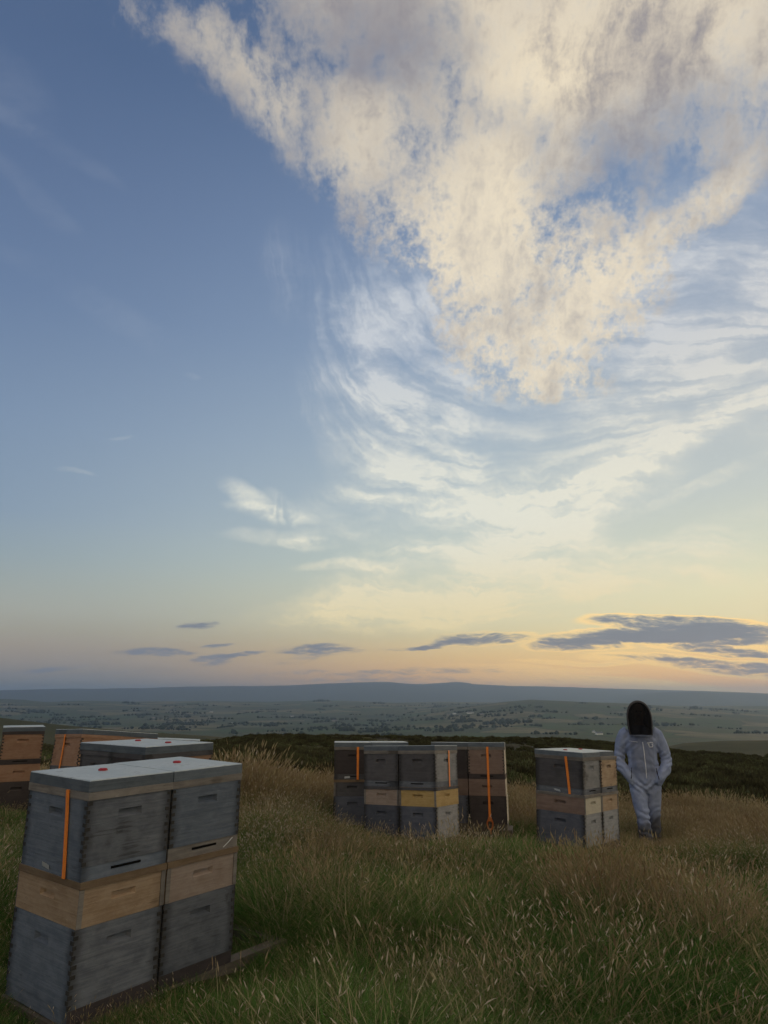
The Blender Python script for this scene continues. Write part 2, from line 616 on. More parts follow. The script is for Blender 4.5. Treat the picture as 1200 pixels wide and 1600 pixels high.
HILL = skyline([(-400, 1084), (0, 1081), (120, 1079), (260, 1076), (350, 1073), (450, 1071), (520, 1068), (560, 1066), (585, 1064.5), (610, 1065), (635, 1068), (660, 1069), (690, 1068),
                (716, 1067), (740, 1070), (800, 1073), (900, 1075), (1000, 1078), (1060, 1081), (1200, 1084), (1600, 1088)])
HILL2 = skyline([(-400, 1120), (880, 1110), (960, 1096), (1010, 1086), (1050, 1082.5), (1090, 1081.5), (1140, 1083), (1200, 1085), (1500, 1090)])
RIDGE = skyline([(-400, 1090), (0, 1092), (40, 1093), (70, 1096), (120, 1095), (200, 1096), (320, 1095), (420, 1097), (500, 1094.5), (560, 1096), (620, 1098), (700, 1097), (760, 1098), (850, 1101), (940, 1106), (1200, 1114), (1600, 1116)])
KNOLL = skyline([(-400, 1135), (500, 1130), (640, 1114), (720, 1104), (780, 1097), (830, 1093.5), (900, 1096), (987, 1099), (1053, 1104), (1120, 1108), (1200, 1112), (1600, 1118)])
SHOULDER = skyline([(-400, 1108), (0, 1117), (100, 1129), (200, 1139), (330, 1149), (420, 1160), (600, 1168), (1000, 1172), (1060, 1157), (1120, 1152), (1200, 1149), (1600, 1140)])
CREST = skyline([(-400, 1170), (0, 1171), (330, 1165), (400, 1153), (520, 1155), (640, 1158), (800, 1159), (900, 1162), (1000, 1167), (1060, 1177), (1200, 1185), (1600, 1190)])
_rs = np.array([10, 13, 17, 23, 32, 48, 70, 92, 115, 170, 300, 600, 1200, 2200, 3000, 4200, 5500, 7000, 8300, 9300, 10500, 12500, 15000, 18500, 21000, 30000.])
_zs = np.array([-1.62, -1.85, -2.3, -2.7, -3.0, -3.75, -4.9, -6.3, -8.6, -15, -30, -58, -95, -124, -138, -150, -138, -104, -80, -85, -120, -110, -90, -60, -120, -300.])
_lr = np.linspace(np.log(8), np.log(32000), 900)
_lz = np.interp(_lr, np.log(_rs), _zs / _rs)
_k = np.hanning(31)
_lz = np.convolve(np.pad(_lz, 15, 'edge'), _k / _k.sum(), 'valid')


def height(x, y, rough=True):
    x, y = np.asarray(x, float), np.asarray(y, float)
    r = np.hypot(x, y) + 1e-6
    az = np.degrees(np.arctan2(x, y))
    loc = _pl[0] + _pl[1] * x + _pl[2] * y
    for (cx, cy, _), w in zip(_ctl, _W):
        loc = loc + w * np.exp(-((x - cx) ** 2 + (y - cy) ** 2) / (2 * _S * _S))
    far = np.interp(np.log(r), _lr, _lz) * r
    far = far - 0.02 * np.clip(az, -40, 40) / 40 * np.clip(r, 0, 40)
    t = np.clip((r - 9) / 9, 0, 1)
    t = t * t * (3 - 2 * t)
    z = loc * (1 - t) + far * t

    def swell(prof, r0, wl, wh, amp=1.0):
        """raise the ground at distance r0 until it meets the skyline profile"""
        e = np.interp(az, *prof)
        top = e * r0
        g = np.where(r < r0, np.exp(-((r - r0) / wl) ** 2), np.exp(-((r - r0) / wh) ** 2))
        return top, g
    for prof, r0, wl, wh in ((CREST, 85, 40, 30), (SHOULDER, 520, 260, 200), (KNOLL, 6200, 2200, 1200), (RIDGE, 9300, 2000, 1500), (HILL2, 15500, 2200, 1500), (HILL, 19500, 3500, 3000)):
        top, g = swell(prof, r0, wl, wh)
        z = np.where(top > z, z + (top - z) * g, z)
    if rough:
        w1 = np.clip((r - 10) / 20, 0, 1) * np.clip((180 - r) / 60, 0, 1)
        z = z + 0.085 * fbm(x * 1.1, y * 1.1, 3) * np.clip(1.4 - r / 30, 0, 1) + w1 * (0.30 * fbm(x * .22 + 9, y * .22, 4) + .12 * fbm(x * .9, y * .9 + 4, 2))
        w2 = np.clip((r - 300) / 1500, 0, 1)
        z = z + w2 * (11 * fbm(x / 700 + 3, y / 700, 4)) + np.clip((r - 9000) / 5000, 0, 1) * 40 * fbm(x / 2500 + 1, y / 2500 + 7, 4)
    return z


def hz(x, y):
    return float(height(np.array([x]), np.array([y]))[0])


def ground_px(px, py, rmin=100.0):
    """where the sight line through a noted spot first meets the land beyond rmin"""
    d = px_dir(px, py)
    hd = math.hypot(d.x, d.y)
    rr = np.exp(np.linspace(math.log(rmin), math.log(24000), 1500))
    x, y, z = d.x / hd * rr, d.y / hd * rr, d.z / hd * rr
    hit = np.nonzero(height(x, y) >= z)[0]
    i = hit[0] if len(hit) else len(rr) - 300
    return float(x[i]), float(y[i]), float(height(x[i:i + 1], y[i:i + 1])[0])


def land_material():
    m, nt, b = new_mat('land')
    g = nt.nodes.new('ShaderNodeNewGeometry')
    P = g.outputs['Position']
    s = nt.nodes.new('ShaderNodeSeparateXYZ')
    nt.links.new(P, s.inputs[0])
    X, Y = V(s.outputs[0]), V(s.outputs[1])
    r = vsqrt(X * X + Y * Y)
    n1 = noise(P, 1.3, 5, 0.6)
    n2 = noise(P, 0.12, 5, 0.6)
    turf = mixc(sstep(n1, 0.35, 0.65), (0.030, 0.036, 0.013), (0.075, 0.058, 0.028))
    heath = mixc(sstep(n2 * 0.55 + n1 * 0.45, 0.40, 0.60), (0.038, 0.033, 0.020), (0.085, 0.078, 0.040))
    heath = mixc(sstep(n2, 0.58, 0.72), heath, (0.10, 0.085, 0.045))
    # fields: irregular cells, each its own crop
    warp = nt.nodes.new('ShaderNodeVectorMath')
    warp.operation = 'MULTIPLY_ADD'
    nt.links.new(noise(P, 0.0016, 3, 0.5, out='Color'), warp.inputs[0])
    warp.inputs[1].default_value = (420, 420, 0)
    nt.links.new(P, warp.inputs[2])

    def voro(feature, scale):
        v = nt.nodes.new('ShaderNodeTexVoronoi')
        v.voronoi_dimensions = '2D'
        v.feature = feature
        v.inputs['Scale'].default_value = scale
        nt.links.new(warp.outputs[0], v.inputs['Vector'])
        return v
    cell = voro('F1', 0.0030)
    edge = voro('DISTANCE_TO_EDGE', 0.0030)
    sc = nt.nodes.new('ShaderNodeSeparateColor')
    nt.links.new(cell.outputs['Color'], sc.inputs[0])
    c1, c2 = V(sc.outputs[0]), V(sc.outputs[1])
    crop = mixc(c1, (0.038, 0.056, 0.024), (0.078, 0.090, 0.036))
    crop = mixc(sstep(c2, 0.66, 0.80), crop, (0.165, 0.145, 0.075))
    crop = mixc(sstep(c2, 0.26, 0.14), crop, (0.048, 0.080, 0.026))
    n3 = noise(P, 0.006, 5, 0.6)
    crop = mixc(sstep(n3, 0.38, 0.66) * 0.6, crop, (0.072, 0.070, 0.036))
    crop = mixc((1.0 - sstep(V(edge.outputs['Distance']), 0.008, 0.03)) * 0.75, crop, (0.020, 0.028, 0.014))
    moor = mixc(sstep(n3, 0.35, 0.65), (0.045, 0.048, 0.022), (0.088, 0.080, 0.042))
    c = mixc(sstep(r + (n2 - 0.5) * 8.0, 12.5, 16.0), turf, heath)
    c = mixc(sstep(r + (n2 - 0.5) * 60.0, 95.0, 190.0), c, moor)
    c = mixc(sstep(r + (n3 - 0.5) * 900.0, 1500.0, 2400.0), c, crop)
    c = mixc(sstep(r + (n3 - 0.5) * 2500.0, 10500.0, 13500.0), c, (0.050, 0.052, 0.032))
    setc(b, 'Base Color', c)
    setc(b, 'Roughness', 0.95)
    setc(b, 'Specular IOR Level', 0.1)
    return m


rad = np.concatenate([[0.25, 0.6], np.exp(np.linspace(math.log(1.0), math.log(30000), 330))])
azs = np.radians(np.concatenate([np.arange(-48, 48, 0.18), np.arange(48, 312, 4.0)]))
_na, _nr = len(azs), len(rad)
RR, AA = np.meshgrid(rad, azs, indexing='ij')
gx, gy = RR * np.sin(AA), RR * np.cos(AA)
gv = np.c_[gx.ravel(), gy.ravel(), height(gx, gy).ravel()]
ii, jj = np.meshgrid(np.arange(_nr - 1), np.arange(_na), indexing='ij')
jn = (jj + 1) % _na
gf = np.c_[(ii * _na + jj).ravel(), ((ii + 1) * _na + jj).ravel(), ((ii + 1) * _na + jn).ravel(), (ii * _na + jn).ravel()][:, ::-1]
ground = link('ground', fast_mesh('ground', gv, gf, land_material(), True))
tag(ground, kind='structure')
# ================================================================== woods, farms and air of the far valley
def foliage_mat(name, c1, c2, sc):
    m, nt, b = new_mat(name)
    setc(b, 'Base Color', mixc(sstep(noise(coords('Object'), sc, 4, 0.6, dim='3D'), 0.35, 0.65), c1, c2))
    setc(b, 'Roughness', 0.9)
    setc(b, 'Specular IOR Level', 0.1)
    return m


M_wood = foliage_mat('wood_foliage', (0.014, 0.022, 0.012), (0.034, 0.046, 0.022), 0.08)
_ico = bmesh.new()
bmesh.ops.create_icosphere(_ico, subdivisions=2, radius=1)
ICO_V = np.array([v.co[:] for v in _ico.verts])
ICO_F = np.array([[v.index for v in f.verts] for f in _ico.faces])
_ico.free()


def crowns(spots):
    """lumpy tree crowns at (x, y, z, radius, height)"""
    vs, fs = [], []
    for x, y, z, r, h in spots:
        n = 1 + 0.30 * (rng.random((len(ICO_V), 1)) - 0.5) * 2
        v = ICO_V * n * np.array([r, r, h * 0.5]) + np.array([x, y, z + h * 0.5])
        fs.append(ICO_F + sum(len(a) for a in vs) if False else ICO_F + len(vs) * len(ICO_V))
        vs.append(v)
    return np.concatenate(vs), np.concatenate(fs)


def wood(px, py, w, deep, hgt, n, label, rmin=900):
    """a clump of trees whose foot is seen at (px, py), w pixels wide"""
    x, y, z = ground_px(px, py, rmin)
    d = math.hypot(x, y)
    ux, uy = y / d, -x / d
    half_w = w / 1143 * d / 2
    sp = []
    for k in range(n):
        a, b_ = rng.uniform(-1, 1), rng.uniform(-.5, .5) * deep
        px_, py_ = x + ux * a * half_w + (x / d) * b_, y + uy * a * half_w + (y / d) * b_
        hh = hgt * rng.uniform(0.6, 1.15) * (1 - 0.35 * a * a)
        sp.append((px_, py_, float(height(np.array([px_]), np.array([py_]))[0]) - 1, hh * rng.uniform(.38, .6), hh + 1))
    v, f = crowns(sp)
    v = v - np.array([x, y, z])
    o = link('woodland', fast_mesh('woodland', v, f, M_wood, False))
    o.location = (x, y, z)
    tag(o, label, 'woodland', kind='stuff')


for a in (
    (543, 1142, 22, 40, 20, 16, 'dark clump of trees in the valley, leftmost of three above the middle hives'),
    (585, 1144, 40, 40, 16, 22, 'long dark clump of trees in the valley, middle one of three above the middle hives'),
    (609, 1150, 26, 30, 13, 16, 'small dark clump of trees nearest the moor, above the middle hives'),
    (728, 1128, 36, 70, 22, 26, 'broad dark wood beside the scattered village in the valley'),
    (783, 1131, 60, 60, 18, 34, 'long dark shelter belt in the valley right of the village'),
    (816, 1129, 30, 60, 18, 20, 'dark wood at the foot of the pale knoll'),
    (420, 1135, 30, 50, 15, 18, 'low dark copse in the valley left of the middle hives'),
    (505, 1124, 40, 60, 18, 22, 'dark tree belt among the fields above the middle hives'),
    (545, 1125, 30, 60, 18, 18, 'dark tree belt in mid valley among pale fields'),
    (470, 1122, 36, 60, 17, 20, 'dark trees round a farm in mid valley'),
    (153, 1133, 66, 60, 20, 34, 'broad dark wood on the left of the valley above the wooden hives'),
    (295, 1131, 60, 50, 14, 28, 'dark hedge of trees in the valley over the foremost lids'),
    (290, 1115, 60, 80, 18, 28, 'long distant tree belt on the left of the valley'),
    (62, 1113, 34, 80, 20, 20, 'dark wood far left below the skyline'),
    (90, 1118, 24, 60, 16, 14, 'small dark copse far left in the valley'),
    (210, 1118, 30, 60, 16, 16, 'small copse on the left among green fields'),
    (345, 1124, 40, 60, 15, 20, 'tree belt left of centre in the valley'),
    (1093, 1118, 56, 60, 12, 24, 'dark tree belt on the right slope behind the beekeeper'),
    (1040, 1132, 60, 40, 8, 20, 'low dark hedge on the right slope beside the beekeeper'),
    (200, 1099, 20, 60, 22, 12, 'small copse on the left skyline'),
    (502, 1096, 30, 60, 26, 18, 'flat topped copse on the middle skyline'),
    (590, 1099.5, 26, 60, 20, 14, 'thin tree belt on the middle skyline'),
    (1087, 1108, 16, 40, 24, 10, 'small square copse on the right skyline'),
    (1148, 1111, 70, 40, 16, 34, 'long tree belt on the right skyline'),
    (1075, 1107, 14, 40, 12, 8, 'few thin trees on the right skyline beside the square copse'),
    (910, 1099, 18, 30, 10, 10, 'low scrub on the top of the pale knoll'),
):
    wood(*a)

# hedgerow and field trees nobody could count
sp = []
while len(sp) < 2400:
    px, py = rng.uniform(-60, 1260), rng.uniform(1100, 1156)
    if rng.random() > (1.15 if px < 800 else 0.45) * (0.9 if py < 1140 else 0.3):
        continue
    x, y, z = ground_px(px, py, 1200)
    d = math.hypot(x, y)
    if d > 11000:
        continue
    # little lines of trees along hedges
    a = rng.uniform(-0.35, 0.35) if rng.random() < .85 else rng.uniform(0, 3)
    for k in range(rng.integers(1, 20)):
        qx, qy = x + math.cos(a) * k * rng.uniform(9, 16), y + math.sin(a) * k * 16
        h = rng.uniform(4, 10) + 9 * rng.random() ** 3
        sp.append((qx, qy, 0, h * .58, h))
arr = np.array(sp)
arr[:, 2] = height(arr[:, 0], arr[:, 1]) - 0.8
v, f = crowns([tuple(q) for q in arr])
o = link('hedgerow_trees', fast_mesh('hedgerow_trees', v, f, M_wood, False))
tag(o, 'scattered hedgerow trees dotted all over the valley fields', 'trees', kind='stuff')

M_white = plain('whitewash', (0.78, 0.77, 0.72), 0.8, vary=0.1)
M_stone = plain('farm_stone', (0.34, 0.31, 0.27), 0.9, vary=0.2)
M_slate = plain('slate_roof', (0.10, 0.105, 0.115), 0.6, vary=0.2)
M_glass = plain('dark_glass', (0.02, 0.025, 0.03), 0.1)


def house(px, py, L, W_, H, yaw, mat, label, rmin=900):
    x, y, z = ground_px(px, py, rmin)
    e = link('farmhouse', None)
    e.location = (x, y, z - 0.5)
    e.rotation_euler = (0, 0, yaw)
    m = MB()
    l, w = L / 2, W_ / 2
    m.add([(-l, -w, 0), (l, -w, 0), (l, w, 0), (-l, w, 0), (-l, -w, H), (l, -w, H), (l, w, H), (-l, w, H), (-l, 0, H + w * .8), (l, 0, H + w * .8)],
          [(0, 1, 5, 4), (2, 3, 7, 6), (1, 2, 6, 9, 5), (3, 0, 4, 8, 7)])
    m.build('wall', mat, e)
    m = MB()
    k, t = 0.5, 0.35
    for s in (-1, 1):
        m.add([(-l - k, s * (w + k), H - k * .8), (l + k, s * (w + k), H - k * .8), (l + k, 0, H + w * .8 + .05), (-l - k, 0, H + w * .8 + .05),
               (-l - k, s * (w + k), H - k * .8 + t), (l + k, s * (w + k), H - k * .8 + t), (l + k, 0, H + w * .8 + t), (-l - k, 0, H + w * .8 + t)],
              [(0, 1, 2, 3), (4, 5, 6, 7), (0, 1, 5, 4), (1, 2, 6, 5), (3, 0, 4, 7)])
    rf = m.build('roof', M_slate, e)
    m = MB()
    m.box(l * .7, -.5, H + w * .5, l * .7 + 1, .5, H + w * .8 + 1.6)
    m.build('chimney', mat, rf)
    for q in (-.55, 0, .55):
        m = MB()
        m.box(l * q - .8, -w - .05, H * .45, l * q + .8, -w + .05, H * .45 + 1.8)
        m.build('window', M_glass, e)
    tag(e, label, 'house', 'farmhouses scattered over the valley')


for a in (
    (936, 1148, 26, 11, 6, .3, M_white, 'white farmhouse on the slope just left of the beekeeper'),
    (928, 1145, 15, 9, 5, .9, M_white, 'small white outbuilding up the slope from the white farmhouse'),
    (984, 1113, 34, 12, 6, .2, M_white, 'pale farmhouse high on the slope left of the hood'),
    (457, 1120, 40, 14, 7, .1, M_white, 'long white farm building among dark trees in mid valley'),
    (523, 1127, 36, 12, 6, .4, M_stone, 'stone barn beside a pale field in mid valley'),
    (702, 1118, 26, 11, 7, .2, M_stone, 'tall stone house at the left end of the village'),
    (710, 1116, 24, 11, 7, .8, M_white, 'white house at the top of the village'),
    (718, 1119, 24, 11, 7, .1, M_stone, 'stone house in the middle of the village'),
    (735, 1115, 44, 14, 7, .2, M_white, 'long pale shed right of the village'),
    (752, 1117, 24, 11, 6, .5, M_stone, 'stone house at the right end of the village'),
    (240, 1122, 30, 12, 6, .2, M_stone, 'stone farm left of centre among green fields'),
    (330, 1113, 30, 12, 6, .3, M_white, 'pale farm far off on the left below the skyline'),
    (365, 1131, 24, 11, 6, .6, M_white, 'small white cottage in the valley right of the foremost lids'),
):
    house(*a)

# the evening air: one closed box of even, thin haze round everything
m, nt, b = new_mat('haze_air')
nt.nodes.remove(b)
pv = nt.nodes.new('ShaderNodeVolumePrincipled')
pv.inputs['Color'].default_value = (0.55, 0.74, 1.0, 1)
pv.inputs['Density'].default_value = 6.4e-5
pv.inputs['Anisotropy'].default_value = 0.5
nt.links.new(pv.outputs[0], nt.nodes['Material Output'].inputs['Volume'])
mb = MB()
zmin, zmax = float(gv[:, 2].min()) - 1.5, float(gv[:, 2].max()) + 8
mb.box(-31000, -31000, zmin, 31000, 31000, zmax)
haze = mb.build('haze', m)
tag(haze, 'thin bluish evening haze filling the valley air', 'haze', kind='stuff')
# ================================================================== beehives
def wood_mat(name, c_main, c_light, c_dark, worn=0.5, stain=0.4, rough=0.75, along='h', grime=0.0):
    """weathered boards: fine grain along the board, worn pale streaks, dark stains"""
    m, nt, b = new_mat(name)
    sc = (3.0, 3.0, 95.0) if along == 'h' else (42.0, 42.0, 3.0)
    grain = noise(coords('Object', sc, 13.0), 1.0, 6, 0.65, 0.4, dim='3D')
    mott = noise(coords('Object', (1, 1, 1.8), 13.0), 9.0, 8, 0.68, 0.3, dim='3D')
    big = noise(coords('Object', (1, 1, 1.0), 23.0), 2.6, 3, 0.55, dim='3D')
    fleck = noise(coords('Object', (4, 4, 24), 31.0), 3.2, 6, 0.75, dim='3D')
    c = mixc(sstep(grain * 0.42 + mott * 0.58, 0.36, 0.64), c_main, c_light)
    c = mixc(sstep(mott * 0.65 + big * 0.35, 0.56, 0.70) * stain, c, c_dark)
    c = mixc(sstep(big + (grain - 0.5) * 0.35, 0.62, 0.70) * stain * 0.9, c, c_dark)
    c = mixc(sstep(fleck, 0.60, 0.74) * worn, c, tuple(min(1.0, x * 1.7) for x in c_light))
    c = mixc(sstep(fleck, 0.38, 0.26) * 0.8, c, tuple(x * 0.5 for x in c_dark))
    sp_ = nt.nodes.new('ShaderNodeSeparateXYZ')
    nt.links.new(coords('Object'), sp_.inputs[0])
    ax, ay = V.m('ABSOLUTE', V(sp_.outputs[0])), V.m('ABSOLUTE', V(sp_.outputs[1]))
    rot = sstep(ax + (mott - 0.5) * 0.12, 0.150, 0.200) * sstep(ay + (mott - 0.5) * 0.12, 0.195, 0.245)
    c = mixc(rot * grime, c, tuple(x * 0.45 for x in c_dark))
    oi = nt.nodes.new('ShaderNodeObjectInfo')
    k = nt.nodes.new('ShaderNodeHueSaturation')
    nt.links.new(c, k.inputs['Color'])
    nt.links.new((V(oi.outputs['Random']) * 0.34 + 0.83).s, k.inputs['Value'])
    setc(b, 'Base Color', k.outputs[0])
    setc(b, 'Roughness', rough)
    setc(b, 'Specular IOR Level', 0.3)
    setc(b, 'Normal', bump(grain * 0.7 + mott * 0.6, 0.5, 0.005))
    return m


WM = {
    'grey': wood_mat('paint_grey', (0.082, 0.090, 0.107), (0.160, 0.170, 0.190), (0.030, 0.031, 0.035), 0.5, 0.85, grime=0.6),
    'bluegrey': wood_mat('paint_blue_grey', (0.090, 0.110, 0.142), (0.150, 0.172, 0.208), (0.040, 0.047, 0.058), 0.4, 0.75, grime=0.6),
    'darkgrey': wood_mat('paint_dark_grey', (0.080, 0.075, 0.080), (0.115, 0.108, 0.112), (0.045, 0.042, 0.044), 0.2, 0.5, grime=0.6),
    'navy': wood_mat('paint_slate', (0.070, 0.076, 0.098), (0.115, 0.120, 0.145), (0.040, 0.040, 0.050), 0.25, 0.5, grime=0.6),
    'brown': wood_mat('stain_brown', (0.155, 0.105, 0.085), (0.22, 0.155, 0.125), (0.085, 0.058, 0.048), 0.2, 0.4),
    'black': wood_mat('stain_black_and_shade', (0.045, 0.036, 0.036), (0.065, 0.052, 0.050), (0.025, 0.021, 0.022), 0.12, 0.4),
    'pine': wood_mat('bare_pine', (0.300, 0.200, 0.120), (0.430, 0.315, 0.210), (0.135, 0.078, 0.042), 0.45, 0.75),
    'pinegrey': wood_mat('greyed_pine', (0.270, 0.200, 0.155), (0.370, 0.295, 0.245), (0.160, 0.085, 0.045), 0.45, 0.75),
    'orange': wood_mat('warm_pine', (0.270, 0.145, 0.085), (0.350, 0.210, 0.135), (0.140, 0.070, 0.040), 0.35, 0.6),
    'yellow': wood_mat('paint_yellow', (0.370, 0.245, 0.090), (0.47, 0.325, 0.14), (0.21, 0.125, 0.05), 0.35, 0.6),
    'white': wood_mat('boards_white', (0.215, 0.215, 0.218), (0.32, 0.315, 0.312), (0.085, 0.080, 0.078), 0.45, 0.85, grime=0.6),
    'cream': wood_mat('paint_cream_and_sunlit', (0.440, 0.385, 0.290), (0.51, 0.455, 0.35), (0.25, 0.20, 0.14), 0.3, 0.4),
    'rim': wood_mat('rim_wood', (0.145, 0.095, 0.055), (0.215, 0.150, 0.092), (0.070, 0.046, 0.028), 0.4, 0.6),
    'crown': wood_mat('board_wood', (0.130, 0.115, 0.102), (0.215, 0.192, 0.168), (0.062, 0.050, 0.040), 0.4, 0.7),
    'stand': wood_mat('stand_wood', (0.075, 0.062, 0.048), (0.125, 0.105, 0.082), (0.030, 0.025, 0.020), 0.3, 0.7),
    'joint': wood_mat('joint_end_grain', (0.026, 0.024, 0.023), (0.050, 0.046, 0.043), (0.012, 0.011, 0.011), 0.1, 0.5, along='v'),
}
M_strap = plain('orange_strap', (0.86, 0.235, 0.025), 0.55, vary=0.08, scale=60)
M_buckle = plain('strap_buckle', (0.55, 0.15, 0.03), 0.45, 0.0)
M_red = plain('red_plug', (0.32, 0.012, 0.020), 0.5, vary=0.15, scale=30)
M_slot = plain('entrance_dark', (0.006, 0.006, 0.006), 0.9, spec=0.05)
M_clip = plain('zinc_clip', (0.55, 0.56, 0.57), 0.4, 0.6)


def lid_mat():
    m, nt, b = new_mat('galvanised_lid')
    n = noise(coords('Object', (1, 1, 1), 17.0), 5.0, 7, 0.65, 0.5, dim='3D')
    s = noise(coords('Object', (1, 1, 1), 29.0), 34.0, 4, 0.7, dim='3D')
    c = mixc(sstep(n, 0.32, 0.68), (0.34, 0.385, 0.395), (0.47, 0.505, 0.505))
    c = mixc(sstep(n * 0.5 + s * 0.5, 0.52, 0.64) * 0.65, c, (0.20, 0.215, 0.22))
    c = mixc(sstep(s, 0.70, 0.76) * 0.6, c, (0.10, 0.095, 0.09))
    setc(b, 'Base Color', c)
    setc(b, 'Roughness', 0.32 + 0.25 * n)
    setc(b, 'Normal', bump(n + s * 0.2, 0.12, 0.006))
    return m


M_lid = lid_mat()
M_lidedge = wood_mat('lid_edge', (0.085, 0.104, 0.125), (0.140, 0.162, 0.185), (0.045, 0.055, 0.066), 0.35, 0.6)
BW, BL = 0.413, 0.508           # a box: short end (local x), long side (local y)


def box_shell(w, l, z0, z1, hh, hz_):
    """outer skin of a box with a hand-hold opening in each wall; returns (MB, handles MB list)"""
    m = MB()
    handles = []
    for side in range(4):
        ln = w if side % 2 == 0 else l
        off = l / 2 if side % 2 == 0 else w / 2
        ca, sa = [(1, 0), (0, 1), (-1, 0), (0, -1)][side]

        def pt(a, z, d=0.0):
            # a along the wall, d inwards
            x, y = a, -off + d
            return (x * ca - y * sa, x * sa + y * ca, z)
        h = ln / 2
        hw = 0.058
        za, zb = hz_ - hh / 2, hz_ + hh / 2
        A = [-h, -hw, hw, h]
        Z = [z0, za, zb, z1]
        vs = [pt(a, z) for z in Z for a in A]
        fs = [(r * 4 + c, r * 4 + c + 1, (r + 1) * 4 + c + 1, (r + 1) * 4 + c) for r in range(3) for c in range(3) if not (r == 1 and c == 1)]
        m.add(vs, fs, 0 if side % 2 == 0 else 1)
        k = MB()
        dp = 0.021
        q = 0.80
        k.add([pt(-hw, za), pt(hw, za), pt(hw, zb), pt(-hw, zb), pt(-hw * q, zb - 0.001, dp), pt(hw * q, zb - 0.001, dp), pt(-hw * q, za + hh * .3, dp * .9), pt(hw * q, za + hh * .3, dp * .9)],
              [(0, 1, 7, 6), (6, 7, 5, 4), (1, 2, 5, 7), (3, 0, 6, 4), (2, 3, 4, 5)])
        handles.append((k, 0 if side % 2 == 0 else 1))
    m.add([(-w / 2, -l / 2, z1), (w / 2, -l / 2, z1), (w / 2, l / 2, z1), (-w / 2, l / 2, z1)], [(0, 1, 2, 3)], 0)
    m.add([(-w / 2, -l / 2, z0), (w / 2, -l / 2, z0), (w / 2, l / 2, z0), (-w / 2, l / 2, z0)], [(3, 2, 1, 0)], 0)
    return m, handles


def joints_mesh(w, l, z0, z1, seed):
    """finger joints: end grain blocks at the four corners, a shade proud of the walls"""
    rnd = random.Random(seed)
    m = MB()
    n = int((z1 - z0) / 0.0165)
    st = (z1 - z0) / n
    for sx in (-1, 1):
        for sy in (-1, 1):
            for k in range(n):
                a, b = z0 + st * k + 0.0012, z0 + st * (k + 1) - 0.0012
                p = 0.0015 + rnd.uniform(0, 0.0016)
                t = 0.019 + rnd.uniform(-.006, .004)
                if k % 2 == 0:      # shows on the short end
                    x0, x1 = sorted((sx * (w / 2 + 0.0004), sx * (w / 2 - t)))
                    y0, y1 = sorted((sy * (l / 2 + p), sy * (l / 2 - 0.004)))
                else:               # shows on the long side
                    x0, x1 = sorted((sx * (w / 2 + p), sx * (w / 2 - 0.004)))
                    y0, y1 = sorted((sy * (l / 2 + 0.0004), sy * (l / 2 - t)))
                m.box(x0, y0, a, x1, y1, b)
    return m


def put_box(parent, name, z0, z1, end, side, w=BW - .003, l=BL - .003, joints=True, hh=0.034, hrel=0.74, dx=0, dy=0, rz=0, seed=0):
    m, hs = box_shell(w, l, 0, z1 - z0, hh, (z1 - z0) * hrel)
    o = m.build(name, [WM[end], WM[side]], parent)
    o.location = (dx, dy, z0)
    o.rotation_euler = (0, 0, rz)
    for k, mi in hs:
        k.build('handhold', WM[(end, side)[mi]], o)
    if joints:
        tag(joints_mesh(w, l, 0.004, z1 - z0 - 0.004, seed).build('finger_joints', WM['joint'], o), kind='stuff')
    return o


# heights from the foot of the bottom board up
H_FL, H_LOW, H_SUP, H_UF, H_UP, H_CR, H_LID = 0.055, 0.288, 0.174, 0.056, 0.258, 0.032, 0.048
Z_LOW = H_FL
Z_SUP = Z_LOW + H_LOW
Z_UF = Z_SUP + H_SUP
Z_UP = Z_UF + H_UF
Z_CR = Z_UP + H_UP
Z_LID = Z_CR + H_CR
Z_TOP = Z_LID + H_LID


def entrance_board(parent, name, z0, h, mat, w=BW - .004, l=BL - .004, slots=('-y', '+y')):
    m = MB()
    m.box(-w / 2, -l / 2, 0, w / 2, l / 2, h)
    m.m = [0, 0, 0, 1, 0, 1]
    o = m.build(name, [WM[q] for q in mat] if isinstance(mat, tuple) else [WM[mat]] * 2, parent)
    o.location = (0, 0, z0)
    for s in slots:
        m = MB()
        if s in ('-y', '+y'):
            y = -l / 2 if s == '-y' else l / 2
            m.box(-.072, y - .0015, h * .52, .072, y + .0015, h * .52 + .010)
        else:
            x = -w / 2 if s == '-x' else w / 2
            m.box(x - .0015, -.06, h * .52, x + .0015, .06, h * .52 + .010)
        m.build('entrance_slot', M_slot, o)
    return o


